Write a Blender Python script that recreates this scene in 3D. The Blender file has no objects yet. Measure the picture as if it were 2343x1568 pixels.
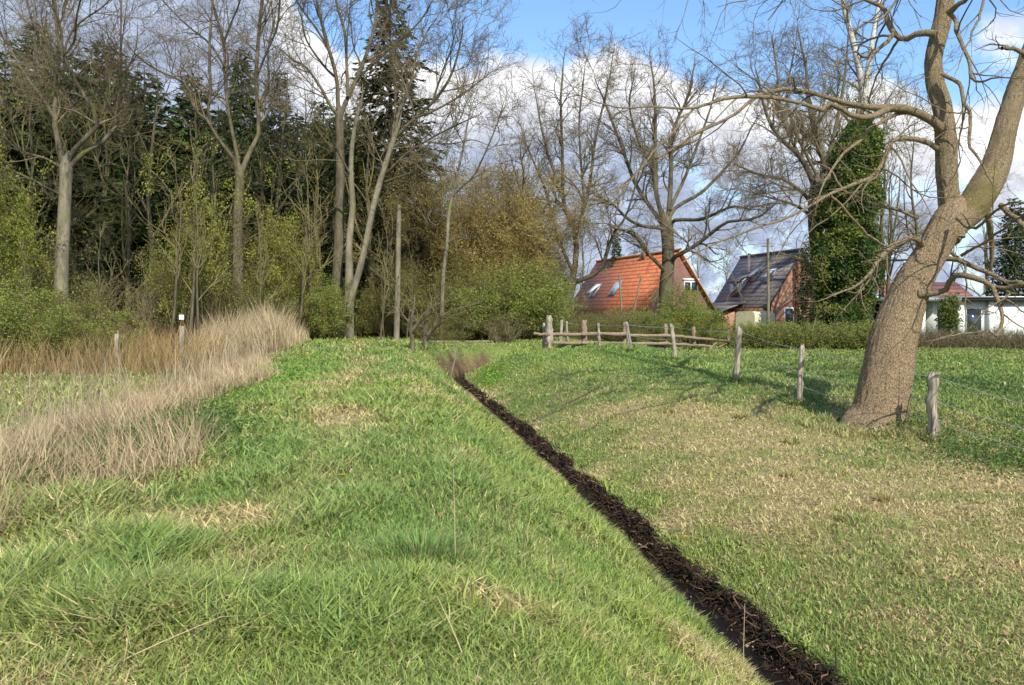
import bpy, math, random
import numpy as np
from mathutils import Vector
rng = np.random.default_rng(7)
random.seed(5)
sc = bpy.context.scene
col = sc.collection
EYE = 2.9
F = 1861.0
# ---------------------------------------------------------------- helpers
def PX(px, py, Y):
    """a point Y metres ahead that stands where the survey of the photo puts it"""
    return np.array([(px-1171.5)/F*Y, Y, EYE-(py-705.0)/F*Y])

def tag(o, label=None, cat=None, group=None, kind=None):
    if label: o['label'] = label
    if cat: o['category'] = cat
    if group: o['group'] = group
    if kind: o['kind'] = kind
    return o

def empty(name, loc=(0, 0, 0), rz=0.0):
    o = bpy.data.objects.new(name, None)
    o.location = tuple(float(v) for v in loc); o.rotation_euler = (0, 0, rz)
    o.empty_display_size = .2
    col.objects.link(o)
    return o

def mesh_np(name, V, faces, mat, parent=None, cols=None, smooth=False, mats=None, midx=None):
    """V (n,3); faces: list of int arrays (m,3)/(m,4)"""
    me = bpy.data.meshes.new(name)
    V = np.asarray(V, dtype=np.float32)
    fl = [np.asarray(f, dtype=np.int32) for f in faces if len(f)]
    loops = np.concatenate([f.ravel() for f in fl]) if fl else np.zeros(0, np.int32)
    tot = np.concatenate([np.full(len(f), f.shape[1], np.int32) for f in fl]) if fl else np.zeros(0, np.int32)
    start = np.concatenate([[0], np.cumsum(tot)[:-1]]).astype(np.int32) if len(tot) else tot
    me.vertices.add(len(V)); me.vertices.foreach_set('co', V.ravel())
    me.loops.add(len(loops)); me.loops.foreach_set('vertex_index', loops)
    me.polygons.add(len(tot)); me.polygons.foreach_set('loop_start', start)
    try: me.polygons.foreach_set('loop_total', tot)
    except Exception: pass
    if mats:
        for m in mats: me.materials.append(m)
        me.polygons.foreach_set('material_index', np.asarray(midx, np.int32))
    else:
        me.materials.append(mat)
    me.update(calc_edges=True)
    if smooth: me.polygons.foreach_set('use_smooth', np.ones(len(tot), bool))
    if cols is not None:
        a = me.color_attributes.new('Col', 'FLOAT_COLOR', 'POINT')
        c = np.ones((len(V), 4), np.float32); c[:, :3] = cols
        a.data.foreach_set('color', c.ravel())
    o = bpy.data.objects.new(name, me)
    col.objects.link(o)
    if parent is not None: o.parent = parent
    return o

def copy_tree(o, parent=None):
    c = o.copy(); col.objects.link(c); c.parent = parent
    for ch in list(o.children): copy_tree(ch, c)
    return c

# value noise ------------------------------------------------------
_T = rng.random((256, 256)).astype(np.float64)
def vn(x, y, s=1.0, o=0):
    x = np.asarray(x)/s+o*17.3; y = np.asarray(y)/s+o*9.1
    xi = np.floor(x).astype(int); yi = np.floor(y).astype(int)
    fx = x-xi; fy = y-yi
    fx = fx*fx*(3-2*fx); fy = fy*fy*(3-2*fy)
    g = lambda a, b: _T[a % 256, b % 256]
    return (g(xi, yi)*(1-fx)+g(xi+1, yi)*fx)*(1-fy)+(g(xi, yi+1)*(1-fx)+g(xi+1, yi+1)*fx)*fy
def fbm(x, y, s=1.0, o=0, n=4):
    r = 0; a = .5
    for i in range(n): r = r+a*vn(x, y, s/2**i, o+i*3); a *= .5
    return r/(1-.5**n)
def ss(a, b, x):
    t = np.clip((x-a)/(b-a), 0, 1); return t*t*(3-2*t)

# ---------------------------------------------------------------- terrain
DP = np.array([(6.0, -20), (3.0, 0), (1.92, 7), (1.48, 10), (.38, 17), (-.85, 24), (-2.0, 30.6), (-2.1, 32.6), (-1.4, 34.4), (-.3, 35.4), (1.2, 35.8)], float)
def XD(Y): return np.interp(Y, [-20, 0, 7, 10, 17, 24, 30.6, 60, 800], [6.0, 3.0, 1.92, 1.48, .38, -.85, -2.0, -7.0, -7.0])
def ditch(X, Y):
    """signed distance to the ditch line, right positive"""
    X = np.asarray(X, float); Y = np.asarray(Y, float)
    best = np.full(X.shape, 1e9); sg = np.ones(X.shape)
    for a, b in zip(DP[:-1], DP[1:]):
        d = b-a; L2 = d@d
        t = np.clip(((X-a[0])*d[0]+(Y-a[1])*d[1])/L2, 0, 1)
        qx = X-(a[0]+t*d[0]); qy = Y-(a[1]+t*d[1])
        dd = np.hypot(qx, qy)
        s = np.sign(d[1]*(X-a[0])-d[0]*(Y-a[1])); s[s == 0] = 1
        m = dd < best
        best = np.where(m, dd, best); sg = np.where(m, s, sg)
    return best*sg
def hw(Y):
    """half width of the wet strip on its cut side"""
    return np.interp(Y, [6, 13, 30], [1, .72, .8])*.30+.20*(fbm(Y, Y*0, .9, 33, 3)-.5)*2*.8+.05*(vn(Y, Y*0, .22, 37)-.5)*2
def uu(X, Y): return X-XD(np.asarray(Y, float))
def terr(X, Y):
    X = np.asarray(X, float); Y = np.asarray(Y, float)
    X, Y = np.broadcast_arrays(X, Y)
    u = uu(X, Y); d = ditch(X, Y)
    wob = .6*(fbm(X, Y, 5, 2)-.5)
    bl = 1.25-.68*ss(-6.2, -9.2, u+wob)
    bl = bl+ss(44, 60, Y)*(.95-bl)
    h = np.interp(Y, [8, 14, 17.2, 20.8, 27, 31, 35, 38, 42, 46, 60], [.5, .6, .8, 1.0, 1.12, 1.2, 1.27, 1.2, .95, .8, .65])
    br = h+(.65-h)*ss(7.3, 11.5, u)
    base = bl+(br-bl)*ss(-1.2, 1.2, u+np.clip((Y-37)*.0, 0, 1))
    mid = ss(36, 39, Y)*(1-ss(2, 6, X))*ss(-6, -3, X)
    base = base+mid*(1.17-base)
    sr = np.interp(Y, [4, 12, 20, 30, 34], [.24, .27, .38, .5, .55])
    q = np.abs(d)-hw(Y)
    pr = np.where(q < 0, .02+.17*ss(-.13, 0, q), .19+sr*q)
    sl = .6+.9*ss(30.0, 33.5, Y)
    pl = np.where(np.abs(d) < .25, .02+.05*ss(.12, .25, np.abs(d)), .07+sl*(np.abs(d)-.25))
    p = np.where(d > 0, pr, pl)
    k = .22
    hh = np.clip(.5+.5*(p-base)/k, 0, 1)
    z = p*(1-hh)+base*hh-k*hh*(1-hh)
    far = ss(60, 90, np.hypot(X, Y))
    g = ss(.25, .8, np.abs(d))
    z = z+g*(.16*(fbm(X, Y, 3.1, 1)-.5)+.07*(fbm(X, Y, .6, 5, 3)-.5))*(1-far)
    z = z+(1-g)*.05*(fbm(X, Y, .25, 8, 3)-.5)*2*ss(0.02, .3, np.abs(d))
    return z
def T(x, y): return float(terr(np.array([x]), np.array([y]))[0])

# dryness and colour zones of the sward
def zones(X, Y):
    u = uu(X, Y); n = fbm(X, Y, 1.6, 11); n2 = fbm(X, Y, .45, 13, 3); n3 = fbm(X, Y, 6, 15, 3)
    right = ss(.3, 1.2, u)
    dryR = ((.72+.28*ss(.6, 2.6, u))*(1-ss(14, 25, Y))*.60+.18)*(1-ss(7.6, 9.5, u)*.75)
    dryR = dryR*(.72+.5*ss(.25, .75, n))+.9*(n2-.5)
    dryR = np.where(Y > 24, .10+.25*(n-.5), dryR)
    pth = np.exp(-((u+3.9+.25*np.sin(Y*.5))/.45)**2)*.34
    dryL = .17+pth+.7*ss(.56, .70, n)+.7*(n2-.5)
    b_ = 1.0*(1-ss(8, 12, Y))+.5*(1-ss(18, 26, Y)); dryL = dryL*(1-ss(-6.0, -6.8, u-b_))+.58*ss(-6.0, -6.8, u-b_)*(1-ss(-8.5, -11, u)*.3)
    d = dryL*(1-right)+dryR*right
    return np.clip(d, 0, 1), n, n2, n3

# ---------------------------------------------------------------- materials
def newmat(name):
    m = bpy.data.materials.new(name); m.use_nodes = True
    nt = m.node_tree; nt.nodes.clear()
    out = nt.nodes.new('ShaderNodeOutputMaterial')
    return m, nt, out
def N(nt, t, **kw):
    n = nt.nodes.new(t)
    for k, v in kw.items(): setattr(n, k, v)
    return n
def veg_mat(name, base=None, attr=True, trans=.3, rough=.7, var=.0, scale=3.0, spec=.25):
    m, nt, out = newmat(name)
    p = N(nt, 'ShaderNodeBsdfPrincipled'); p.inputs['Roughness'].default_value = rough
    p.inputs['Specular IOR Level'].default_value = spec
    if attr:
        a = N(nt, 'ShaderNodeAttribute', attribute_name='Col'); c = a.outputs['Color']
    else:
        no = N(nt, 'ShaderNodeTexNoise'); no.inputs['Scale'].default_value = scale; no.inputs['Detail'].default_value = 4
        tc = N(nt, 'ShaderNodeTexCoord'); nt.links.new(tc.outputs['Object'], no.inputs['Vector'])
        mr = N(nt, 'ShaderNodeMapRange'); mr.inputs[1].default_value = .3; mr.inputs[2].default_value = .7
        mr.inputs[3].default_value = 1-var; mr.inputs[4].default_value = 1+var
        nt.links.new(no.outputs[0], mr.inputs[0])
        vm = N(nt, 'ShaderNodeVectorMath', operation='SCALE'); vm.inputs[0].default_value = base
        nt.links.new(mr.outputs[0], vm.inputs['Scale']); c = vm.outputs[0]
    nt.links.new(c, p.inputs['Base Color'])
    if trans > 0:
        t = N(nt, 'ShaderNodeBsdfTranslucent'); nt.links.new(c, t.inputs['Color'])
        mx = N(nt, 'ShaderNodeMixShader'); mx.inputs[0].default_value = trans
        nt.links.new(p.outputs[0], mx.inputs[1]); nt.links.new(t.outputs[0], mx.inputs[2])
        nt.links.new(mx.outputs[0], out.inputs[0])
    else:
        nt.links.new(p.outputs[0], out.inputs[0])
    return m
def bark_mat(name, c1, c2, scale=6.0, moss=None, bump=.4, mossamt=.5, stretch=.25, lichen=0):
    m, nt, out = newmat(name)
    p = N(nt, 'ShaderNodeBsdfPrincipled'); p.inputs['Roughness'].default_value = .9
    p.inputs['Specular IOR Level'].default_value = .2
    tc = N(nt, 'ShaderNodeTexCoord'); mp = N(nt, 'ShaderNodeMapping'); mp.inputs['Scale'].default_value = (1, 1, stretch)
    nt.links.new(tc.outputs['Object'], mp.inputs[0])
    no = N(nt, 'ShaderNodeTexNoise'); no.inputs['Scale'].default_value = scale; no.inputs['Detail'].default_value = 8; no.inputs['Roughness'].default_value = .7
    nt.links.new(mp.outputs[0], no.inputs['Vector'])
    cr = N(nt, 'ShaderNodeValToRGB'); cr.color_ramp.elements[0].position = .36; cr.color_ramp.elements[1].position = .64
    cr.color_ramp.elements[0].color = (*c1, 1); cr.color_ramp.elements[1].color = (*c2, 1)
    nt.links.new(no.outputs[0], cr.inputs[0]); c = cr.outputs[0]
    if moss:
        n2 = N(nt, 'ShaderNodeTexNoise'); n2.inputs['Scale'].default_value = 1.3; n2.inputs['Detail'].default_value = 6
        nt.links.new(tc.outputs['Object'], n2.inputs['Vector'])
        r2 = N(nt, 'ShaderNodeMapRange'); r2.inputs[1].default_value = 1-mossamt; r2.inputs[2].default_value = 1-mossamt+.12
        nt.links.new(n2.outputs[0], r2.inputs[0])
        mx = N(nt, 'ShaderNodeMix', data_type='RGBA'); nt.links.new(r2.outputs[0], mx.inputs[0])
        nt.links.new(c, mx.inputs[6]); mx.inputs[7].default_value = (*moss, 1); c = mx.outputs[2]
    nt.links.new(c, p.inputs['Base Color'])
    b = N(nt, 'ShaderNodeBump'); b.inputs['Strength'].default_value = bump; b.inputs['Distance'].default_value = .03
    nt.links.new(no.outputs[0], b.inputs['Height']); nt.links.new(b.outputs[0], p.inputs['Normal'])
    nt.links.new(p.outputs[0], out.inputs[0])
    return m
def plain(name, c, rough=.6, metal=0, var=.12, scale=8, spec=.5):
    m, nt, out = newmat(name)
    p = N(nt, 'ShaderNodeBsdfPrincipled'); p.inputs['Roughness'].default_value = rough; p.inputs['Metallic'].default_value = metal
    p.inputs['Specular IOR Level'].default_value = spec
    tc = N(nt, 'ShaderNodeTexCoord')
    no = N(nt, 'ShaderNodeTexNoise'); no.inputs['Scale'].default_value = scale; no.inputs['Detail'].default_value = 5
    nt.links.new(tc.outputs['Object'], no.inputs['Vector'])
    mr = N(nt, 'ShaderNodeMapRange'); mr.inputs[3].default_value = 1-var*2; mr.inputs[4].default_value = 1+var*2
    nt.links.new(no.outputs[0], mr.inputs[0])
    vm = N(nt, 'ShaderNodeVectorMath', operation='SCALE'); vm.inputs[0].default_value = c
    nt.links.new(mr.outputs[0], vm.inputs['Scale']); nt.links.new(vm.outputs[0], p.inputs['Base Color'])
    nt.links.new(p.outputs[0], out.inputs[0])
    return m
def roof_mat(name, c1, c2, course=.33):
    m, nt, out = newmat(name)
    p = N(nt, 'ShaderNodeBsdfPrincipled'); p.inputs['Roughness'].default_value = .65
    tc = N(nt, 'ShaderNodeTexCoord'); sp = N(nt, 'ShaderNodeSeparateXYZ'); nt.links.new(tc.outputs['Object'], sp.inputs[0])
    dv = N(nt, 'ShaderNodeMath', operation='DIVIDE'); nt.links.new(sp.outputs[2], dv.inputs[0]); dv.inputs[1].default_value = course
    fr = N(nt, 'ShaderNodeMath', operation='FRACT'); nt.links.new(dv.outputs[0], fr.inputs[0])
    dx = N(nt, 'ShaderNodeMath', operation='MULTIPLY'); nt.links.new(sp.outputs[0], dx.inputs[0]); dx.inputs[1].default_value = 3.3*2*math.pi
    sn = N(nt, 'ShaderNodeMath', operation='SINE'); nt.links.new(dx.outputs[0], sn.inputs[0])
    no = N(nt, 'ShaderNodeTexNoise'); no.inputs['Scale'].default_value = 2.2; no.inputs['Detail'].default_value = 7; no.inputs['Roughness'].default_value = .75
    nt.links.new(tc.outputs['Object'], no.inputs['Vector'])
    cr = N(nt, 'ShaderNodeValToRGB'); cr.color_ramp.elements[0].position = .35; cr.color_ramp.elements[1].position = .65
    cr.color_ramp.elements[0].color = (*c1, 1); cr.color_ramp.elements[1].color = (*c2, 1)
    nt.links.new(no.outputs[0], cr.inputs[0])
    # darker joint line at the lower lip of each course
    r = N(nt, 'ShaderNodeMapRange'); r.inputs[1].default_value = .0; r.inputs[2].default_value = .38; r.inputs[3].default_value = .22; r.inputs[4].default_value = 1
    nt.links.new(fr.outputs[0], r.inputs[0])
    vm = N(nt, 'ShaderNodeVectorMath', operation='SCALE'); nt.links.new(cr.outputs[0], vm.inputs[0]); nt.links.new(r.outputs[0], vm.inputs['Scale'])
    nt.links.new(vm.outputs[0], p.inputs['Base Color'])
    ad = N(nt, 'ShaderNodeMath', operation='MULTIPLY_ADD'); nt.links.new(sn.outputs[0], ad.inputs[0]); ad.inputs[1].default_value = .3; nt.links.new(fr.outputs[0], ad.inputs[2])
    b = N(nt, 'ShaderNodeBump'); b.inputs['Strength'].default_value = .8; b.inputs['Distance'].default_value = .05
    nt.links.new(ad.outputs[0], b.inputs['Height']); nt.links.new(b.outputs[0], p.inputs['Normal'])
    nt.links.new(p.outputs[0], out.inputs[0])
    return m
def brick_mat(name, c1, c2, mortar, s=1.0):
    m, nt, out = newmat(name)
    p = N(nt, 'ShaderNodeBsdfPrincipled'); p.inputs['Roughness'].default_value = .85
    tc = N(nt, 'ShaderNodeTexCoord'); sp = N(nt, 'ShaderNodeSeparateXYZ'); nt.links.new(tc.outputs['Object'], sp.inputs[0])
    ad = N(nt, 'ShaderNodeMath', operation='ADD'); nt.links.new(sp.outputs[0], ad.inputs[0]); nt.links.new(sp.outputs[1], ad.inputs[1])
    cb = N(nt, 'ShaderNodeCombineXYZ'); nt.links.new(ad.outputs[0], cb.inputs[0]); nt.links.new(sp.outputs[2], cb.inputs[1])
    bt = N(nt, 'ShaderNodeTexBrick'); bt.inputs['Color1'].default_value = (*c1, 1); bt.inputs['Color2'].default_value = (*c2, 1); bt.inputs['Mortar'].default_value = (*mortar, 1)
    bt.inputs['Scale'].default_value = 1/s; bt.inputs['Brick Width'].default_value = .25; bt.inputs['Row Height'].default_value = .083; bt.inputs['Mortar Size'].default_value = .01
    nt.links.new(cb.outputs[0], bt.inputs['Vector'])
    no = N(nt, 'ShaderNodeTexNoise'); no.inputs['Scale'].default_value = 1.2; no.inputs['Detail'].default_value = 6; nt.links.new(tc.outputs['Object'], no.inputs['Vector'])
    mr = N(nt, 'ShaderNodeMapRange'); mr.inputs[3].default_value = .7; mr.inputs[4].default_value = 1.3; nt.links.new(no.outputs[0], mr.inputs[0])
    vm = N(nt, 'ShaderNodeVectorMath', operation='SCALE'); nt.links.new(bt.outputs[0], vm.inputs[0]); nt.links.new(mr.outputs[0], vm.inputs['Scale'])
    nt.links.new(vm.outputs[0], p.inputs['Base Color']); nt.links.new(p.outputs[0], out.inputs[0])
    return m

M_grass = veg_mat('grass_blade', trans=.35, rough=.6)
M_leaf = veg_mat('leaf', trans=.4, rough=.55)
M_dry = veg_mat('dry_stem', trans=.15, rough=.8)
M_needle = veg_mat('needle', trans=.12, rough=.75, spec=.1)
M_bark = bark_mat('bark_grey', (.065, .054, .035), (.175, .145, .09), 5, moss=(.13, .13, .04), mossamt=.42)
M_barkg = bark_mat('bark_pale', (.12, .105, .068), (.28, .245, .165), 4, moss=(.17, .17, .07), mossamt=.40)
M_twig = bark_mat('twig_brown', (.125, .098, .058), (.225, .18, .105), 2, bump=.1)
M_twigy = bark_mat('twig_golden', (.25, .185, .055), (.38, .285, .09), 2, bump=.1)
M_twigo = bark_mat('twig_olive', (.12, .105, .045), (.21, .18, .075), 2, bump=.1)
def furrow_mat(name, crev, lo, hi, moss, sc_=5.5, bump=1.0, zs=.42, cushion=None):
    """furrowed bark: plates parted by dark crevices"""
    m, nt, out = newmat(name)
    p = N(nt, 'ShaderNodeBsdfPrincipled'); p.inputs['Roughness'].default_value = .92; p.inputs['Specular IOR Level'].default_value = .15
    tc = N(nt, 'ShaderNodeTexCoord'); wn = N(nt, 'ShaderNodeTexNoise'); wn.inputs['Scale'].default_value = 3.5; wn.inputs['Detail'].default_value = 4
    nt.links.new(tc.outputs['Object'], wn.inputs['Vector'])
    wv = N(nt, 'ShaderNodeVectorMath', operation='MULTIPLY_ADD'); nt.links.new(wn.outputs[1], wv.inputs[0]); wv.inputs[1].default_value = (.22, .22, .22); nt.links.new(tc.outputs['Object'], wv.inputs[2])
    mp = N(nt, 'ShaderNodeMapping'); mp.inputs['Scale'].default_value = (1, 1, zs); nt.links.new(wv.outputs[0], mp.inputs[0])
    vo = N(nt, 'ShaderNodeTexVoronoi', feature='DISTANCE_TO_EDGE'); vo.inputs['Scale'].default_value = sc_*2.6; nt.links.new(mp.outputs[0], vo.inputs['Vector'])
    ed = N(nt, 'ShaderNodeMapRange'); ed.inputs[1].default_value = .0; ed.inputs[2].default_value = .075; nt.links.new(vo.outputs[0], ed.inputs[0])
    n1 = N(nt, 'ShaderNodeTexNoise'); n1.inputs['Scale'].default_value = sc_*5; n1.inputs['Detail'].default_value = 8; n1.inputs['Roughness'].default_value = .75; nt.links.new(mp.outputs[0], n1.inputs['Vector'])
    n2 = N(nt, 'ShaderNodeTexNoise'); n2.inputs['Scale'].default_value = 1.1; n2.inputs['Detail'].default_value = 6; nt.links.new(tc.outputs['Object'], n2.inputs['Vector'])
    cr = N(nt, 'ShaderNodeValToRGB'); cr.color_ramp.elements[0].position = .34; cr.color_ramp.elements[1].position = .66
    cr.color_ramp.elements[0].color = (*lo, 1); cr.color_ramp.elements[1].color = (*hi, 1); nt.links.new(n1.outputs[0], cr.inputs[0])
    ms = N(nt, 'ShaderNodeMapRange'); ms.inputs[1].default_value = .60; ms.inputs[2].default_value = .74; ms.inputs[4].default_value = .85; nt.links.new(n2.outputs[0], ms.inputs[0])
    a = N(nt, 'ShaderNodeMix', data_type='RGBA'); nt.links.new(ms.outputs[0], a.inputs[0]); nt.links.new(cr.outputs[0], a.inputs[6]); a.inputs[7].default_value = (*moss, 1)
    mu = N(nt, 'ShaderNodeMath', operation='MULTIPLY'); nt.links.new(ed.outputs[0], mu.inputs[0]); 
    ad = N(nt, 'ShaderNodeMapRange'); ad.inputs[1].default_value = .3; ad.inputs[2].default_value = .5; nt.links.new(n1.outputs[0], ad.inputs[0])
    mxx = N(nt, 'ShaderNodeMath', operation='MAXIMUM'); nt.links.new(ed.outputs[0], mxx.inputs[0]); mm = N(nt, 'ShaderNodeMath', operation='MULTIPLY'); nt.links.new(ad.outputs[0], mm.inputs[0]); mm.inputs[1].default_value = .75
    nt.links.new(mm.outputs[0], mxx.inputs[1])
    b = N(nt, 'ShaderNodeMix', data_type='RGBA'); nt.links.new(mxx.outputs[0], b.inputs[0]); b.inputs[6].default_value = (*crev, 1); nt.links.new(a.outputs[2], b.inputs[7])
    fin = b.outputs[2]
    if cushion:
        ds = N(nt, 'ShaderNodeVectorMath', operation='DISTANCE'); nt.links.new(wv.outputs[0], ds.inputs[0]); ds.inputs[1].default_value = cushion[:3]
        a1 = N(nt, 'ShaderNodeMath', operation='MULTIPLY_ADD'); nt.links.new(n1.outputs[0], a1.inputs[0]); a1.inputs[1].default_value = .35; nt.links.new(ds.outputs['Value'], a1.inputs[2])
        c1 = N(nt, 'ShaderNodeMapRange'); nt.links.new(a1.outputs[0], c1.inputs[0]); c1.inputs[1].default_value = cushion[3]; c1.inputs[2].default_value = cushion[3]+.14; c1.inputs[3].default_value = .6; c1.inputs[4].default_value = 0
        m3 = N(nt, 'ShaderNodeMix', data_type='RGBA'); nt.links.new(c1.outputs[0], m3.inputs[0]); nt.links.new(fin, m3.inputs[6]); m3.inputs[7].default_value = (.15, .135, .03, 1); fin = m3.outputs[2]
    nt.links.new(fin, p.inputs['Base Color'])
    h = N(nt, 'ShaderNodeMath', operation='MULTIPLY_ADD'); nt.links.new(n1.outputs[0], h.inputs[0]); h.inputs[1].default_value = .8; nt.links.new(ed.outputs[0], h.inputs[2])
    bp = N(nt, 'ShaderNodeBump'); bp.inputs['Strength'].default_value = bump; bp.inputs['Distance'].default_value = .035; nt.links.new(h.outputs[0], bp.inputs['Height']); nt.links.new(bp.outputs[0], p.inputs['Normal'])
    nt.links.new(p.outputs[0], out.inputs[0])
    return m
M_oak = furrow_mat('bark_oak', (.075, .05, .03), (.22, .157, .092), (.46, .34, .205), (.21, .19, .045), sc_=10, zs=.7, bump=.8)
M_oakb = furrow_mat('bark_oak_limb', (.06, .043, .026), (.185, .14, .082), (.39, .30, .175), (.20, .18, .035), sc_=11, bump=.8, zs=.7, cushion=(2.15, .0, 4.5, .50))
M_birch = bark_mat('bark_birch', (.3, .27, .22), (.75, .72, .66), 5, stretch=2.5)
M_wood = bark_mat('weathered_wood', (.13, .105, .075), (.50, .43, .33), 14, bump=.7, stretch=.12)
M_woodd = bark_mat('rail_wood', (.15, .105, .07), (.38, .28, .19), 14, bump=.6, stretch=1)
M_wire = plain('wire', (.42, .42, .40), .6, .2)

# ---------------------------------------------------------------- ground
def build_ground():
    ys = [-14.0]
    while ys[-1] < 700:
        y = ys[-1]; ys.append(y+max(.085, .011*abs(y))+(max(0, y-60))*.05)
    us = [0.0]
    while us[-1] < 700:
        a = us[-1]; us.append(a+(.045 if a < .8 else .045+.03*(a-.8)))
    us = np.array([-v for v in us[:0:-1]]+us); ys = np.array(ys)
    U, Yg = np.meshgrid(us, ys)
    sh = np.clip(Yg, -14, 60)
    Xg = U+XD(sh)
    Z = terr(Xg, Yg)
    V = np.stack([Xg, Yg, Z], -1).reshape(-1, 3)
    ny, nx = U.shape
    i = np.arange(ny*nx).reshape(ny, nx)
    f = np.stack([i[:-1, :-1], i[:-1, 1:], i[1:, 1:], i[1:, :-1]], -1).reshape(-1, 4)
    x, y = V[:, 0], V[:, 1]
    dry, n, n2, n3 = zones(x, y); u = uu(x, y); d = ditch(x, y)
    green = np.stack([.11+.04*n, .165+.05*n, .038+.01*n], -1)
    straw = np.array([.36, .29, .14]); soil = np.array([.022, .014, .008])
    c = green*(1-dry[:, None])+straw*dry[:, None]
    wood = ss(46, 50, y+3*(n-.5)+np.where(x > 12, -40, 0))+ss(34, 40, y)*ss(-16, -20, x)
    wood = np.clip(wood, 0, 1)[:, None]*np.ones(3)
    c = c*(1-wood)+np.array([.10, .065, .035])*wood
    edge = hw(y)-.03
    sm = (1-ss(-.02, .02, np.abs(d)-np.where(d > 0, edge, .32)))*(1-ss(34.6, 35.4, y))
    wall = (d < 0)*ss(31.6, 32.0, y)*(1-ss(1.0, 1.25, np.abs(d)+.3*(n2-.5)))*(x < -.9)*(1-ss(.72, .98, V[:, 2]+.7*(n2-.5)))
    c = c*(1-wall[:, None])+np.array([.15, .10, .055])*wall[:, None]*(.4+1.2*n2[:, None])
    sm = sm*(1-wall*.0)
    c = c*(1-sm[:, None])+soil*sm[:, None]*(.6+1.2*n2[:, None])
    m, nt, out = newmat('ground')
    p = N(nt, 'ShaderNodeBsdfPrincipled'); p.inputs['Roughness'].default_value = .95; p.inputs['Specular IOR Level'].default_value = .15
    a = N(nt, 'ShaderNodeAttribute', attribute_name='Col'); tc = N(nt, 'ShaderNodeTexCoord')
    no = N(nt, 'ShaderNodeTexNoise'); no.inputs['Scale'].default_value = 14; no.inputs['Detail'].default_value = 8; no.inputs['Roughness'].default_value = .8
    nt.links.new(tc.outputs['Object'], no.inputs['Vector'])
    mr = N(nt, 'ShaderNodeMapRange'); mr.inputs[1].default_value = .3; mr.inputs[2].default_value = .7; mr.inputs[3].default_value = .45; mr.inputs[4].default_value = 1.5
    nt.links.new(no.outputs[0], mr.inputs[0])
    vm = N(nt, 'ShaderNodeVectorMath', operation='SCALE'); nt.links.new(a.outputs['Color'], vm.inputs[0]); nt.links.new(mr.outputs[0], vm.inputs['Scale'])
    nt.links.new(vm.outputs[0], p.inputs['Base Color'])
    b = N(nt, 'ShaderNodeBump'); b.inputs['Strength'].default_value = .8; b.inputs['Distance'].default_value = .05
    nt.links.new(no.outputs[0], b.inputs['Height']); nt.links.new(b.outputs[0], p.inputs['Normal'])
    nt.links.new(p.outputs[0], out.inputs[0])
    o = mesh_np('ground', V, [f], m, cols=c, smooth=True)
    tag(o, kind='structure')
build_ground()

# ---------------------------------------------------------------- blades
def blades(X, Y, Z, H, W, lean, C, bend=.5, az=None, tipc=1.15, name='grass', mat=None, parent=None, flat=None):
    n = len(X)
    if az is None: az = rng.random(n)*2*np.pi
    fa = rng.random(n)*2*np.pi
    wd = np.stack([np.cos(fa), np.sin(fa), np.zeros(n)], -1)*W[:, None]*.5
    ld = np.stack([np.cos(az), np.sin(az), np.zeros(n)], -1)
    up = np.array([0, 0, 1.0])
    B = np.stack([X, Y, Z-.01], -1)
    cl = np.cos(lean); sl = np.sin(lean)
    m = B+(ld*(sl*.8)[:, None]+up*cl[:, None])*(H*.55)[:, None]
    l2 = np.clip(lean+bend*(.4+rng.random(n)), 0, 1.75)
    t = m+(ld*np.sin(l2)[:, None]+up*np.cos(l2)[:, None])*(H*.5)[:, None]
    V = np.empty((n, 5, 3)); V[:, 0] = B-wd; V[:, 1] = B+wd; V[:, 2] = m+wd*.8; V[:, 3] = m-wd*.8; V[:, 4] = t
    i = np.arange(n)[:, None]*5
    q = i+np.array([[0, 1, 2, 3]]); tr = i+np.array([[3, 2, 4]])
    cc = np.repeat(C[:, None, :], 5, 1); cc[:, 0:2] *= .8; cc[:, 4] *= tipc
    return mesh_np(name, V.reshape(-1, 3), [q, tr], mat or M_grass, parent, cols=cc.reshape(-1, 3))

def wedge(n, r0, r1, a0=-42, a1=42, p=1.0):
    lr = np.log(r0)+(np.log(r1)-np.log(r0))*rng.random(n)**p
    r = np.exp(lr); a = np.radians(a0+(a1-a0)*rng.random(n))
    return r*np.sin(a), r*np.cos(a), r
def gcol(dry, n, n2, k):
    """per blade colour"""
    g1 = np.array([.235, .35, .085]); g2 = np.array([.43, .47, .105]); g3 = np.array([.195, .30, .115])
    t = np.clip((n-.35)*2.2+.3*(rng.random(k)-.5), 0, 1)[:, None]
    g = g1*(1-t)+g2*t
    s = (rng.random(k) < .25)[:, None]*.6
    g = g*(1-s)+g3*s
    st = np.array([.66, .55, .27]); st2 = np.array([.47, .37, .18])
    r = rng.random(k)[:, None]; stc = st*(1-r*.6)+st2*r*.6
    g = g*(1-.45*dry[:, None])+np.array([.40, .36, .13])*.45*dry[:, None]
    isd = (rng.random(k) < dry)[:, None]
    c = np.where(isd, stc, g)
    return c*(.6+.75*rng.random(k))[:, None], isd[:, 0]
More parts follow.
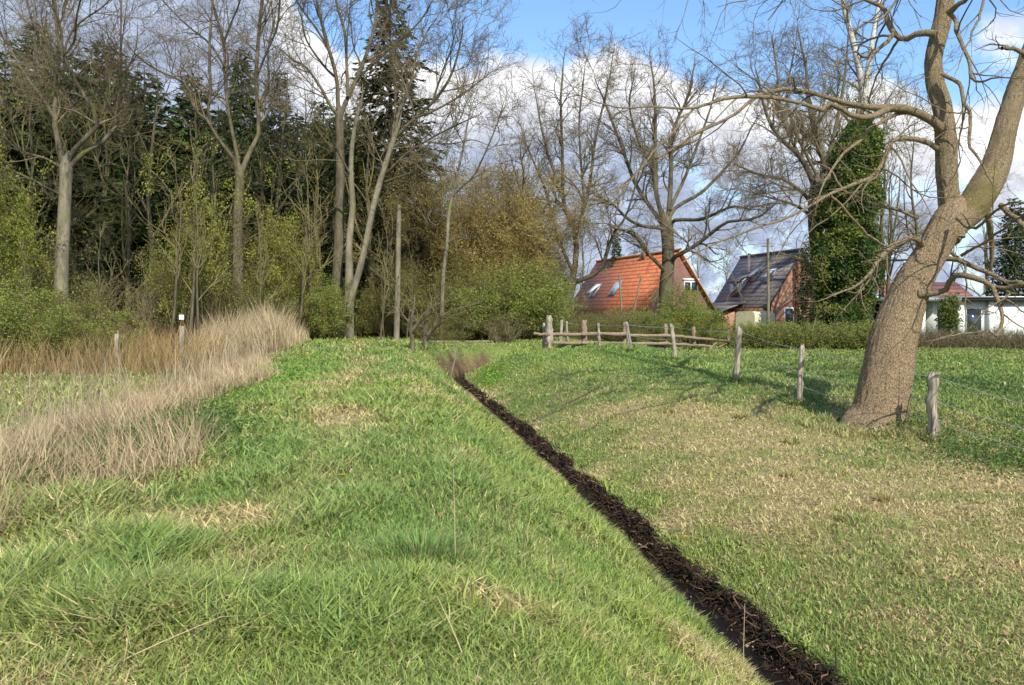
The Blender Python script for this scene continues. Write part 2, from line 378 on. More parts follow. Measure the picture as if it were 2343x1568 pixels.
def build_grass():
    n = 760000
    X, Y, r = wedge(n, 2.0, 58, p=.92)
    X2, Y2, r2 = wedge(60000, 1.2, 9, -60, 60); X = np.r_[X, X2]; Y = np.r_[Y, Y2]; r = np.r_[r, r2]
    d = ditch(X, Y); u = uu(X, Y)
    keep = (np.abs(d) > np.where(d > 0, hw(Y)+.01, .22+.07*vn(X, Y, .3, 31)+.22*(fbm(Y, Y*0, .8, 35, 3)-.35))) & (Y > .5)
    keep &= ~((Y > 46) & (X < 9)) & ~((X < -17) & (Y > 36))
    keep &= ~((d < 0) & (Y > 31.8) & (terr(X, Y) < .85+.45*(vn(X, Y, .3, 19)-.5)) & (np.abs(d) < .9+.3*(vn(X, Y, .4, 9)-.5)) & (X < -.9) & (rng.random(len(X)) < .85))
    keep &= (u > -6.9) | (rng.random(len(X)) < .85)
    X, Y, r, d, u = X[keep], Y[keep], r[keep], d[keep], u[keep]
    k = len(X); Z = terr(X, Y)
    dry, n1, n2, n3 = zones(X, Y)
    c, isd = gcol(dry, n1*.5+n3*.5, n2, k)
    right = u > .3
    big = fbm(X, Y, 1.1, 41, 3)
    H = np.where(right, .045+.05*n2, .06+.10*ss(.40, .72, big)+.03*n2)*(.6+.8*rng.random(k))
    H = np.where((u > 6.5), H*1.3+.02, H)
    fg = ss(-2.6, -4.5, u)*ss(9, 5.5, Y); H = H*(1+.75*fg*(.3+.9*big))
    pad = ss(7, 9, u)*(~isd); c = c*(1+pad[:, None]*np.array([-.14, -.14, -.10]))
    H = H*(1+.012*r)
    W = (.0035+.0009*r)*(.7+.6*rng.random(k))*np.clip(.6+H/.2, .9, 1.7)
    lean = np.where(isd, .5+.9*rng.random(k), .1+.55*rng.random(k))
    H = np.where(isd & ~right, H*1.1, H)
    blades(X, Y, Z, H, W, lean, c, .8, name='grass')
    tag(col.objects['grass'], 'short green and straw coloured grass covering both banks of the ditch and the paddock', 'grass', kind='stuff')
build_grass()

def tuft(name, x, y, R, H, n, label, colr=(.20, .32, .085)):
    a = rng.random(n)*6.283; rr = R*np.sqrt(rng.random(n))
    X = x+rr*np.cos(a); Y = y+rr*np.sin(a); Z = terr(X, Y)
    c = np.array(colr)*(.6+.8*rng.random(n))[:, None]
    dr = rng.random(n) < .10; c[dr] = (.42, .33, .18)
    e = mesh_blade = blades(X, Y, Z, H*(.35+.75*rng.random(n))*(1-.45*(rr/R)**2), .0085*(.6+.8*rng.random(n)), .1+.8*rr/R*rng.random(n), c, .7, az=a, name=name)
    tag(e, label, 'grass tuft', 'tall tufts on the left bank')
for i, (px, py, Yy, R, H, n, lb) in enumerate([
        (1055, 1105, 7.7, .34, .22, 800, 'dark green tuft of grass beside the ditch, halfway down the bank'),
        (960, 1275, 5.4, .36, .26, 900, 'broad tuft of long grass on the left bank behind a tall dry stalk'),
        (400, 1270, 5.5, .3, .32, 620, 'tall dark tuft of broad grass blades below the brambles'),
        (150, 1330, 5.0, .35, .22, 600, 'bluish green tuft of grass at the left edge of the bank'),
        (800, 1210, 6.1, .2, .16, 350, 'small tuft of grass on the trodden line of the bank'),
        (1480, 1500, 3.9, .2, .17, 300, 'tuft of grass at the bottom, nearest to the ditch edge')]):
    p = PX(px, py, Yy); tuft('grass_tuft', p[0], p[1], R, H, n, lb)

# ---------------------------------------------------------------- tubes and branching
def resample(P, k, sm=True):
    P = np.asarray(P, float)
    if sm and len(P) > 2:
        Q = [P[0]]
        E = np.vstack([2*P[0]-P[1], P, 2*P[-1]-P[-2]])
        for i in range(1, len(E)-2):
            for t in (.25, .5, .75, 1.0):
                a, b, c, d = E[i-1], E[i], E[i+1], E[i+2]
                Q.append(.5*((2*b)+(c-a)*t+(2*a-5*b+4*c-d)*t*t+(3*b-a-3*c+d)*t**3))
        P = np.array(Q)
    s = np.r_[0, np.cumsum(np.linalg.norm(np.diff(P[:, :3], axis=0), axis=1))]
    t = np.linspace(0, s[-1], k)
    return np.stack([np.interp(t, s, P[:, j]) for j in range(P.shape[1])], -1)

def tubes(P, R, s):
    """P (n,k,3), R (n,k) -> verts, quads"""
    n, k, _ = P.shape
    Tn = np.gradient(P, axis=1); Tn /= np.linalg.norm(Tn, axis=2, keepdims=True)+1e-9
    ref = np.where(np.abs(Tn[:, :, 2:3]) > .9, np.array([1.0, .1, 0]), np.array([0, 0, 1.0]))
    ref = np.repeat(np.mean(ref, axis=1, keepdims=True), k, 1) if k > 1 else ref
    A = np.cross(Tn, ref); A /= np.linalg.norm(A, axis=2, keepdims=True)+1e-9
    B = np.cross(Tn, A)
    th = np.arange(s)/s*2*np.pi
    V = P[:, :, None, :]+R[:, :, None, None]*(A[:, :, None, :]*np.cos(th)[None, None, :, None]+B[:, :, None, :]*np.sin(th)[None, None, :, None])
    idx = np.arange(n*k*s).reshape(n, k, s)
    nx = np.roll(idx, -1, axis=2)
    q = np.stack([idx[:, :-1], nx[:, :-1], nx[:, 1:], idx[:, 1:]], -1).reshape(-1, 4)
    return V.reshape(-1, 3), q

class Geo:
    def __init__(s): s.V = []; s.F = []; s.C = []; s.n = 0
    def add(s, V, q, c=None):
        s.V.append(V); s.F.append(np.asarray(q)+s.n); s.n += len(V)
        if c is not None: s.C.append(np.broadcast_to(c, (len(V), 3)))
    def build(s, name, mat, parent=None, smooth=True):
        V = np.concatenate(s.V); 
        q = [f for f in s.F if f.shape[1] == 4]; t = [f for f in s.F if f.shape[1] == 3]
        fs = []
        if q: fs.append(np.concatenate(q))
        if t: fs.append(np.concatenate(t))
        return mesh_np(name, V, fs, mat, parent, cols=np.concatenate(s.C) if s.C else None, smooth=smooth)

def grow(P, R, dens, L, k, ang=(.5, 1.0), f0=.15, f1=1.0, wander=.18, up=.08, rf=.55, rmin=.003, tw=.35, nmax=20000, out=None):
    """children along parent polylines"""
    n, kk, _ = P.shape
    seg = np.linalg.norm(np.diff(P, axis=1), axis=2).sum(1)
    N_ = int(min(nmax, max(1, (seg*(f1-f0)).sum()*dens)))
    pi = rng.choice(n, N_, p=seg/seg.sum())
    t = f0+(f1-f0)*rng.random(N_)
    x = t*(kk-1); i0 = np.clip(x.astype(int), 0, kk-2); fr = (x-i0)[:, None]
    S = P[pi, i0]*(1-fr)+P[pi, i0+1]*fr
    Tn = P[pi, i0+1]-P[pi, i0]; Tn /= np.linalg.norm(Tn, axis=1, keepdims=True)+1e-9
    pr = R[pi, i0]*(1-fr[:, 0])+R[pi, i0+1]*fr[:, 0]
    rv = rng.normal(size=(N_, 3)); rv -= (rv*Tn).sum(1, keepdims=True)*Tn; rv /= np.linalg.norm(rv, axis=1, keepdims=True)+1e-9
    a = (ang[0]+(ang[1]-ang[0])*rng.random(N_))[:, None]
    D = Tn*np.cos(a)+rv*np.sin(a)
    ln = np.minimum(L*(.45+.75*rng.random(N_))*(1.15-.5*t), seg[pi]*.85)
    Q = np.empty((N_, k, 3)); Q[:, 0] = S
    st = (ln/(k-1))[:, None]
    w = rng.normal(size=(N_, 3))
    for j in range(1, k):
        w = .5*w+rng.normal(size=(N_, 3))
        D = D+w*wander; D[:, 2] += up; D /= np.linalg.norm(D, axis=1, keepdims=True)+1e-9
        Q[:, j] = Q[:, j-1]+D*st
    r0 = np.maximum(np.minimum(pr*rf, ln*.03+rmin), rmin)
    tp = np.linspace(1, tw, k)
    return Q, r0[:, None]*tp[None, :]

def skeleton(defs, k=14):
    """defs: list of point lists (x,y,z,r) -> stacked"""
    Q = np.stack([resample(np.array(d, float), k) for d in defs])
    return Q[:, :, :3], np.maximum(Q[:, :, 3], .004)

def limb(pts, Y, off=0.0, ext=True):
    """surveyed points (px, py, width_px) -> world points, off = how far the tip comes forward (-) or back (+)"""
    n = len(pts); out = []
    for i, p in enumerate(pts):
        Yy = Y+off*(i/(max(1, n-1)))**1.2
        q = PX(p[0], p[1], Yy); out.append([q[0], q[1], q[2], p[2]*.5/F*Yy])
    if ext and pts[-1][2] > 1.6 and n > 2:
        a, b = pts[-2], pts[-1]
        for f_, w_ in ((.35, .55), (.75, .12)):
            q = PX(b[0]+(b[0]-a[0])*f_+random.uniform(-6, 6), b[1]+(b[1]-a[1])*f_+random.uniform(-6, 6), Yy); out.append([q[0], q[1], q[2], b[2]*w_*.5/F*Yy])
    return out

def tree(name, label, cat, base, trunkdefs, limbdefs, levels, group=None, mt=None, mtw=None, sides=12, leaves=None, extra=None):
    """base = (x, y); everything stored relative to the tree's foot"""
    bz = T(*base); org = np.array([base[0], base[1], bz])
    root = empty(name, org); tag(root, label, cat, group)
    P, R = skeleton(trunkdefs, 26)
    g = Geo(); V, q = tubes(P-org, R, sides); g.add(V, q); g.build('trunk', mt or M_bark, root)
    g = Geo(); allP = []
    if limbdefs:
        LP, LR = skeleton(limbdefs, 14); LR = LR*.86; V, q = tubes(LP-org, LR, 8); g.add(V, q); g.build('limbs', mt if mt and mt is not M_barkg else M_bark, root); g = Geo()
        P1 = np.concatenate([LP, np.stack([resample(np.c_[P[i], R[i]], 14, False)[:, :3] for i in range(len(P))])])
        R1 = np.concatenate([LR, np.stack([resample(np.c_[P[i], R[i]], 14, False)[:, 3] for i in range(len(P))])])
        P1, R1 = LP, LR
    else:
        P1, R1 = P, R
    cP, cR = P1, R1
    for li, lv in enumerate(levels):
        lv = dict(lv); lv.pop('limbs_only', None); s = lv.pop('s', 3)
        cP, cR = grow(cP, cR, **lv)
        V, q = tubes(cP-org, cR, s); g.add(V, q)
    g.build('crown', mtw or M_twig, root); print(name, g.n)
    if leaves: leaves(root, org, cP)
    return root

def leaf_cloud(pts, size, cols, droop=.3, name='leaves', mat=None, parent=None, aspect=1.6):
    n = len(pts)
    a = rng.normal(size=(n, 3)); a /= np.linalg.norm(a, axis=1, keepdims=True)
    b = rng.normal(size=(n, 3)); b[:, 2] -= droop; b -= (a*b).sum(1, keepdims=True)*a; b /= np.linalg.norm(b, axis=1, keepdims=True)
    s = (size*(.6+.8*rng.random(n)))[:, None]
    w = a*s*.5; l = b*s*aspect
    nn = np.cross(w, l); nn /= np.linalg.norm(nn, axis=1, keepdims=True)+1e-9; nn = nn*s*(.1+.3*rng.random(n))[:, None]
    V = np.empty((n, 4, 3)); V[:, 0] = pts; V[:, 1] = pts+l*.45+w*.9+nn; V[:, 2] = pts+l+nn*(rng.random(n)-.5)[:, None]*1.5; V[:, 3] = pts+l*.55-w*.8+nn*.9
    i = np.arange(n)[:, None]*4; q = np.concatenate([i+np.array([[0, 1, 2]]), i+np.array([[0, 2, 3]])])
    c = np.repeat(cols[:, None], 4, 1).reshape(-1, 3)
    return mesh_np(name, V.reshape(-1, 3), [q], mat or M_leaf, parent, cols=c)
def along(P, n, f0=.3):
    i = rng.integers(0, len(P), n); k = P.shape[1]; x = (f0+(1-f0)*rng.random(n))*(k-1); j = np.clip(x.astype(int), 0, k-2); fr = (x-j)[:, None]
    return P[i, j]*(1-fr)+P[i, j+1]*fr

# ---------------------------------------------------------------- level recipes
def LV(s=1.0, f=1.0, up=.06):
    return [dict(dens=1.2*f, L=4.2*s, k=8, ang=(.4, .9), f0=.15, wander=.15, up=up, rf=.55, rmin=.022, s=5),
            dict(dens=1.5*f, L=2.7*s, k=6, ang=(.4, .9), f0=.1, wander=.17, up=up, rf=.55, rmin=.014, s=4),
            dict(dens=2.4*f, L=1.7*s, k=5, ang=(.35, .9), wander=.18, up=up, rf=.6, rmin=.010, s=3),
            dict(dens=3.0*f, L=1.0*s, k=4, ang=(.3, .8), wander=.2, up=up, rf=.6, rmin=.0075, s=3, nmax=26000),
            dict(dens=2.6*f, L=.6*s, k=3, ang=(.3, .9), wander=.22, up=up, rf=.8, rmin=.0065, s=3, nmax=45000)]

def cont(pts, dy, n=1):
    """carry a limb on above the frame"""
    p = list(pts)
    for i in range(n): p.append((p[-1][0]+random.uniform(-25, 25), p[-1][1]-dy, p[-1][2]*.6))
    return p

# --- big bare trees at the wood's edge (left)
YA = 39
tree('forked_tree', 'grey barked bare tree forking low, with two pale dead branches reaching left', 'tree', PX(140, 790, YA)[:2],
     [limb([(138, 800, 34), (140, 700, 31), (142, 600, 29), (147, 500, 28), (150, 420, 27), (152, 374, 28)], YA)],
     [limb(cont([(150, 385, 20), (133, 327, 15), (123, 266, 13), (130, 222, 12), (134, 166, 11), (133, 83, 9), (125, 14, 8)], 90, 2), YA, 1.5),
      limb([(152, 380, 18), (180, 327, 13), (219, 299, 13), (222, 263, 12), (194, 222, 10), (166, 172, 9), (144, 133, 8), (140, 70, 7), (120, 0, 6), (100, -80, 4)], YA, -2),
      limb(cont([(155, 385, 18), (199, 343, 13), (249, 316, 11), (269, 277, 10), (263, 227, 8), (277, 166, 7), (276, 90, 6), (278, 0, 5)], 80), YA, 2.5),
      limb([(123, 268, 8), (105, 235, 8), (60, 175, 7), (25, 115, 6), (0, 75, 6), (-40, 10, 4), (-60, -60, 3)], YA+.5, 2),
      limb([(144, 136, 7), (155, 90, 6), (185, 50, 5), (230, 20, 4), (270, -20, 3)], YA-2, -1),
      limb([(134, 166, 7), (120, 110, 6), (80, 60, 5), (60, 0, 4), (50, -60, 3)], YA+1, 2),
      limb([(145, 130, 7), (170, 95, 6), (175, 40, 5), (190, -20, 4)], YA-1, -3),
      limb([(136, 383, 9), (105, 363, 7), (55, 349, 6), (28, 324, 5), (8, 302, 4), (-20, 270, 3)], YA, -3),
      limb([(138, 447, 9), (111, 432, 6), (60, 405, 6), (0, 381, 5), (-40, 370, 3)], YA, -4)],
     LV(.85, 1.2), mt=M_barkg)
YB = 42
tree('slender_tree', 'tall bare tree with a straight mossy trunk that forks high, left of the middle', 'tree', PX(548, 780, YB)[:2],
     [limb([(550, 790, 36), (546, 700, 30), (545, 600, 25), (544, 500, 22), (548, 440, 21), (548, 396, 22)], YB)],
     [limb(cont([(548, 400, 15), (537, 368, 11), (523, 346, 10), (499, 318, 9), (479, 282, 8), (476, 235, 8), (482, 208, 8), (479, 111, 7), (487, 0, 5)], 70), YB, -2),
      limb([(499, 318, 8), (470, 270, 7), (443, 249, 7), (426, 194, 6), (360, 161, 5), (318, 133, 4), (290, 100, 3)], YB-1, -2),
      limb(cont([(550, 400, 17), (570, 352, 14), (590, 318, 12), (592, 270, 11), (586, 180, 11), (592, 80, 9), (600, 0, 8)], 80, 2), YB, 2),
      limb(cont([(548, 398, 12), (540, 340, 10), (526, 277, 9), (518, 221, 9), (515, 155, 8), (512, 97, 7), (499, 55, 7), (485, 0, 6)], 70, 2), YB, 1),
      limb([(515, 155, 7), (480, 100, 6), (430, 60, 5), (380, 10, 4), (340, -40, 3)], YB, 3),
      limb([(586, 180, 7), (610, 120, 6), (635, 60, 6), (640, 0, 5), (655, -70, 4)], YB+1, -3),
      limb([(592, 250, 6), (615, 200, 6), (612, 120, 5), (625, 60, 4), (620, 0, 4)], YB+1, 3),
      limb([(512, 97, 6), (530, 50, 5), (550, 0, 4), (560, -60, 3)], YB, -2)],
     LV(.8, 1.2), mt=M_bark)
YC = 43
tree('broad_tree', 'tall bare tree with a fan of limbs in front of the tallest spruce', 'tree', PX(770, 780, YC)[:2],
     [limb([(766, 790, 26), (768, 700, 24), (773, 600, 23), (777, 500, 22), (779, 400, 21), (777, 293, 19), (777, 260, 18)], YC)],
     [limb([(777, 270, 11), (757, 244, 9), (730, 194, 8), (696, 150, 6), (669, 138, 5), (640, 110, 3)], YC, -2),
      limb(cont([(777, 270, 14), (796, 222, 12), (813, 188, 11), (843, 111, 9), (863, 28, 8)], 90, 2), YC, 2),
      limb(cont([(777, 270, 13), (772, 222, 11), (771, 180, 10), (752, 111, 9), (730, 28, 8)], 80, 2), YC, -1),
      limb(cont([(796, 222, 9), (793, 138, 8), (788, 69, 7), (768, 0, 6)], 80), YC, 1.5),
      limb([(752, 111, 7), (720, 60, 6), (690, 20, 5), (660, -40, 4)], YC-1, -2),
      limb([(771, 180, 7), (740, 150, 6), (700, 90, 5), (690, 40, 4)], YC, 2),
      limb([(843, 111, 7), (880, 60, 6), (900, 0, 5), (930, -60, 4)], YC+1, 2),
      limb([(813, 188, 7), (850, 150, 6), (905, 100, 5), (960, 50, 4), (990, 0, 3)], YC+1, -2)],
     LV(.85, 1.2))
YD = 41
tree('leaning_tree', 'bare tree with stems leaning right and a wide crown against the cloud', 'tree', PX(799, 765, YD)[:2],
     [limb([(797, 775, 26), (799, 691, 22), (799, 611, 18), (799, 550, 16), (807, 472, 14), (803, 403, 12), (806, 330, 10), (820, 250, 8)], YD),
      limb([(801, 720, 16), (804, 680, 16), (824, 613, 15), (843, 528, 14), (854, 472, 14), (874, 403, 13), (901, 318, 11)], YD-.6)],
     [limb([(901, 318, 10), (951, 269, 9), (990, 235, 8), (1029, 180, 7), (1051, 111, 5), (1060, 60, 3)], YD, -2),
      limb([(874, 403, 9), (890, 393, 8), (924, 357, 7), (973, 324, 6), (1029, 294, 5), (1080, 270, 3)], YD, -3),
      limb([(951, 269, 7), (1000, 250, 6), (1060, 215, 5), (1105, 180, 4)], YD-1, 1),
      limb([(901, 318, 8), (915, 250, 7), (940, 190, 6), (955, 120, 5), (985, 60, 4)], YD, 2),
      limb([(990, 235, 6), (1010, 170, 5), (1030, 120, 4), (1040, 80, 3)], YD-1, -1),
      limb([(860, 450, 9), (880, 380, 8), (895, 330, 7), (905, 240, 6), (900, 160, 5)], YD, 3),
      limb([(870, 420, 6), (930, 400, 5), (985, 380, 4), (1020, 390, 3)], YD, -3),
      limb([(803, 403, 7), (770, 340, 5), (750, 290, 4)], YD, -2),
      limb([(973, 324, 5), (1030, 330, 4), (1080, 320, 3), (1110, 330, 2)], YD-2, 1)],
     LV(.8, 1.2), mt=M_barkg)
YE = 40
tree('thin_tree', 'thin pale bare tree rising before the golden willow', 'tree', PX(1014, 780, YE)[:2],
     [limb([(1010, 780, 10), (1012, 690, 9), (1015, 624, 9), (1023, 558, 8), (1026, 494, 8), (1034, 452, 7), (1046, 400, 6), (1062, 330, 5), (1068, 290, 4), (1080, 240, 3)], YE)],
     [limb([(1034, 452, 6), (1060, 425, 5), (1084, 403, 5), (1110, 350, 4), (1140, 277, 3), (1150, 240, 2)], YE, -2),
      limb([(1023, 558, 4), (1050, 545, 4), (1080, 548, 3), (1105, 535, 2)], YE, -2),
      limb([(1026, 494, 4), (990, 520, 4), (950, 470, 4), (920, 455, 3)], YE, 2),
      limb([(1062, 330, 4), (1040, 290, 3), (1030, 250, 2)], YE, 1)],
     LV(.55, 1.2), mt=M_barkg)
e = tree('snag', 'straight limbless dead trunk standing like a pole left of the willow', 'dead tree', PX(908, 775, 40)[:2],
     [limb([(907, 780, 14), (909, 700, 13), (911, 600, 12), (912, 520, 11), (913, 468, 9)], 40, ext=False)], [],
     [dict(dens=.5, L=.9, k=4, ang=(.8, 1.3), f0=.4, rmin=.01, s=4)], mt=M_barkg)

# --- right of the middle, behind the fences
YF = 50
tree('spreading_tree', 'wide bare tree with a short trunk at the left corner of the red roofed house', 'tree', PX(1300, 790, YF)[:2],
     [limb([(1299, 800, 30), (1299, 740, 28), (1300, 680, 26), (1308, 644, 26)], YF)],
     [limb([(1305, 650, 16), (1294, 638, 14), (1249, 602, 12), (1238, 541, 11), (1213, 497, 9), (1194, 450, 8), (1200, 408, 6), (1190, 350, 5)], YF, -2),
      limb([(1308, 650, 18), (1318, 590, 15), (1316, 528, 13), (1288, 470, 11), (1288, 403, 9), (1286, 332, 8), (1283, 222, 6), (1290, 152, 4)], YF, 1),
      limb([(1308, 648, 15), (1330, 641, 12), (1374, 619, 11), (1388, 580, 10), (1407, 528, 8), (1430, 500, 6), (1450, 440, 5), (1465, 380, 3)], YF, -3),
      limb([(1316, 560, 11), (1319, 528, 11), (1338, 472, 10), (1352, 403, 9), (1362, 320, 7), (1385, 220, 5), (1400, 150, 3)], YF, 2),
      limb([(1238, 541, 7), (1200, 540, 6), (1160, 500, 5), (1130, 470, 3)], YF-1, -1),
      limb([(1288, 450, 7), (1262, 380, 6), (1240, 300, 5), (1228, 230, 4)], YF, 2.5),
      limb([(1310, 620, 10), (1275, 540, 8), (1250, 440, 7), (1225, 380, 5), (1200, 320, 4)], YF, 2),
      limb([(1338, 472, 7), (1330, 380, 6), (1325, 280, 5), (1335, 190, 4)], YF, -2)],
     LV(.66, 1.5, .03))
YG = 51
tree('fan_tree', 'bare tree with many limbs fanning from one trunk in front of the red roofed house', 'tree', PX(1524, 800, YG)[:2],
     [limb([(1522, 800, 36), (1523, 720, 34), (1524, 652, 32), (1529, 597, 29), (1527, 541, 29), (1523, 505, 31)], YG)],
     [limb([(1522, 530, 11), (1510, 522, 10), (1468, 517, 9), (1435, 500, 8), (1405, 470, 7), (1370, 450, 4)], YG, -3),
      limb([(1520, 520, 14), (1510, 505, 12), (1477, 458, 11), (1452, 417, 10), (1420, 330, 8), (1390, 250, 6), (1370, 200, 4)], YG, 2),
      limb([(1520, 515, 15), (1513, 490, 13), (1499, 431, 12), (1497, 403, 11), (1500, 300, 9), (1497, 200, 6), (1490, 150, 4)], YG, -1),
      limb([(1526, 515, 16), (1532, 472, 14), (1535, 403, 12), (1540, 300, 9), (1575, 220, 6), (1585, 160, 4)], YG, 2),
      limb([(1535, 512, 11), (1549, 503, 10), (1601, 503, 9), (1637, 489, 8), (1679, 472, 6), (1720, 480, 4)], YG, -4),
      limb([(1535, 600, 13), (1543, 589, 12), (1588, 564, 11), (1629, 533, 10), (1665, 508, 8), (1730, 500, 6), (1770, 470, 4)], YG, -5),
      limb([(1522, 625, 12), (1515, 613, 11), (1485, 583, 10), (1457, 544, 9), (1430, 528, 8), (1400, 520, 5)], YG, -3),
      limb([(1530, 500, 12), (1549, 472, 10), (1601, 444, 9), (1643, 403, 8), (1690, 350, 6), (1720, 290, 4)], YG, 1),
      limb([(1532, 480, 9), (1570, 400, 8), (1600, 320, 7), (1625, 250, 5), (1640, 190, 3)], YG, 3),
      limb([(1500, 400, 7), (1460, 320, 6), (1440, 240, 5), (1450, 180, 3)], YG, -2)],
     LV(.66, 1.5, .03))
YH = 52
tree('dark_limbed_tree', 'bare tree with heavy dark limbs beside the ivy covered column', 'tree', PX(1878, 790, YH)[:2],
     [limb([(1885, 800, 36), (1882, 700, 34), (1872, 600, 32), (1865, 500, 32), (1868, 440, 34)], YH)],
     [limb([(1866, 450, 20), (1861, 416, 18), (1828, 355, 14), (1778, 310, 11), (1750, 250, 8), (1735, 180, 5)], YH, -2),
      limb([(1868, 450, 22), (1889, 388, 18), (1870, 318, 14), (1850, 240, 10), (1845, 160, 7), (1830, 90, 4)], YH, 2),
      limb([(1862, 470, 12), (1835, 440, 10), (1790, 410, 8), (1740, 400, 6), (1690, 380, 4)], YH, -3),
      limb([(1872, 440, 16), (1885, 400, 13), (1910, 300, 10), (1930, 200, 8), (1940, 100, 5)], YH, 1),
      limb([(1828, 355, 9), (1790, 270, 8), (1780, 180, 6), (1770, 110, 4)], YH, 2),
      limb([(1865, 500, 10), (1820, 470, 8), (1770, 455, 6), (1720, 440, 4)], YH, -4),
      limb([(1868, 400, 9), (1820, 300, 8), (1800, 220, 6), (1815, 130, 4)], YH, 3),
      limb([(1889, 388, 9), (1930, 340, 8), (1985, 290, 6), (2030, 230, 4)], YH, -2),
      limb([(1889, 388, 9), (1950, 330, 8), (2030, 330, 6), (2080, 290, 4)], YH, 3)],
     LV(.72, 1.45, .03), mt=M_bark)
print('hand trees done')

# --- generic bare trees, built once per kind and copied
def bare_proto(name, H, r, lean=0, s=1.0, f=1.0, fork=.3, nl=9, mt=None, mtw=None, spread=.42):
    """bare tree standing at the origin"""
    root = empty(name)
    zs = np.linspace(0, H*.9, 9)
    P = np.stack([lean*zs/H+np.cumsum(rng.normal(size=9)*.018*H)*(zs/H), np.cumsum(rng.normal(size=9)*.012*H)*(zs/H), zs, r*(1-.93*zs/zs[-1])+.006], -1)
    Pt, Rt = skeleton([P], 24)
    g = Geo(); V, q = tubes(Pt, Rt, 8); g.add(V, q); g.build('trunk', mt or M_bark, root)
    g = Geo()
    a, b = grow(Pt, Rt, nl/(H*(1-fork)), H*spread, 9, ang=(.35, .8), f0=fork, f1=.95, wander=.12, up=.12, rf=.6, rmin=.02)
    V, q = tubes(a, b, 5); g.add(V, q)
    cP, cR = a, b
    for lv in LV(s, f)[0:]:
        lv = dict(lv); sd = lv.pop('s'); lv['nmax'] = min(lv.get('nmax', 9000), 26000)
        cP, cR = grow(cP, cR, **lv); V, q = tubes(cP, cR, sd); g.add(V, q)
    g.build('crown', mtw or M_twig, root)
    return root
_used = set()
def place(proto, x, y, sc_=1.0, rz=0.0, label=None, cat='tree', group=None, dz=-.05, sz=None):
    if proto.name in _used: o = copy_tree(proto)
    else: o = proto; _used.add(proto.name)
    o.location = (float(x), float(y), T(x, y)+dz); o.rotation_euler = (0, 0, rz); o.scale = (sc_, sc_, sz or sc_)
    tag(o, label, cat, group)
    return o
bareA = bare_proto('bare_tree', 15, .17, .6, .62, .75, fork=.3)
bareB = bare_proto('bare_tree', 15, .14, -.8, .6, .75, fork=.42)
bareC = bare_proto('bare_tree', 15, .2, .3, .8, .9, fork=.22, nl=12, mtw=M_twigo)
thin = bare_proto('young_tree', 9, .06, .9, .42, .9, fork=.25, nl=14, mt=M_bark, mtw=M_twigo, spread=.22)
def top(px, py, Y, proto_h, proto, label, group, rz=None, cat='tree', wide=1.0):
    x = (px-1171.5)/F*Y; h = EYE-(py-705)/F*Y-T(x, Y)
    s = h/proto_h
    return place(proto, x, Y, s*wide, rz if rz is not None else random.uniform(0, 6.28), label, cat, group, sz=s)
GW = 'bare trees along the wood edge'
for px, py, Y, pr, lb in [
        (350, 60, 48, bareA, 'bare tree between the forked tree and the slender tree, its trunk behind the dry reeds'),
        (430, 120, 46, bareB, 'thin bare tree with a leaning stem just left of the slender mossy tree'),
        (610, 90, 50, bareB, 'bare tree just right of the slender mossy tree, thin and straight'),
        (690, 130, 49, bareA, 'bare tree between the slender tree and the broad tree'),
        (240, 150, 50, bareC, 'bushy bare tree behind the right limb of the forked tree'),
        (60, 120, 47, bareC, 'bushy bare tree at the left edge behind the pale dead branches'),
        (850, 200, 47, bareC, 'dense bare tree filling the gap under the tallest spruce'),
        (480, 250, 45, bareC, 'low dense bare tree behind the yellow leaved sapling'),
        (950, 330, 48, bareA, 'bare tree at the right foot of the tallest spruce'),
        (730, 300, 46, bareC, 'dense twiggy tree immediately left of the broad tree'),
        (290, 260, 47, bareC, 'dense twiggy tree behind the lone whip like young tree'),
        (590, 230, 48, bareC, 'dense twiggy tree behind the slender tree, right of its fork'),
        (810, 260, 49, bareC, 'dense twiggy tree behind the leaning stems'),
        (140, 220, 49, bareC, 'dense twiggy tree right behind the forked trunk'),
        (900, 420, 44, bareC, 'small dense twiggy tree over the limbless dead trunk')]:
    top(px, py, Y, 15, pr, lb, GW)
GR = 'bare trees behind the houses'
for px, py, Y, pr, lb in [
        (1170, 505, 88, bareC, 'low bare tree far off, just right of the golden willow'),
        (1240, 480, 95, bareA, 'distant bare tree left of the red roofed house'),
        (1330, 500, 98, bareC, 'distant bare tree just above the left end of the red roof'),
        (1450, 520, 100, bareA, 'distant bare tree above the middle of the red ridge'),
        (1600, 530, 98, bareC, 'distant bare tree right of the red gable'),
        (1660, 570, 90, bareC, 'low distant bare tree in the gap between the red and the grey roof'),
        (2020, 220, 61, bareC, 'tall bare tree behind the ivy covered column and the birch'),
        (1925, 190, 58, bareC, 'tallest bare tree, its fine crown standing over the ivy column'),
        (1875, 175, 63, bareC, 'tall bare tree behind the dark limbed tree'),
        (2090, 220, 58, bareA, 'bare tree behind the left side of the oak trunk'),
        (2030, 330, 62, bareC, 'bare tree right behind the ivy covered column'),
        (2260, 420, 75, bareC, 'bare tree behind the white bungalow'),
        (2180, 470, 80, bareA, 'bare tree behind the dull red roof right of the oak')]:
    top(px, py, Y, 15, pr, lb, GR)
GO = 'bare trees just right of the view'
place(bareC, 17.5, 13, 1.05, .4, 'bushy bare tree right of the oak whose shadow crosses the paddock', 'tree', GO)
place(bareA, 15.5, 9.5, .95, 1.9, 'bare tree nearer than the oak, off its right side', 'tree', GO)
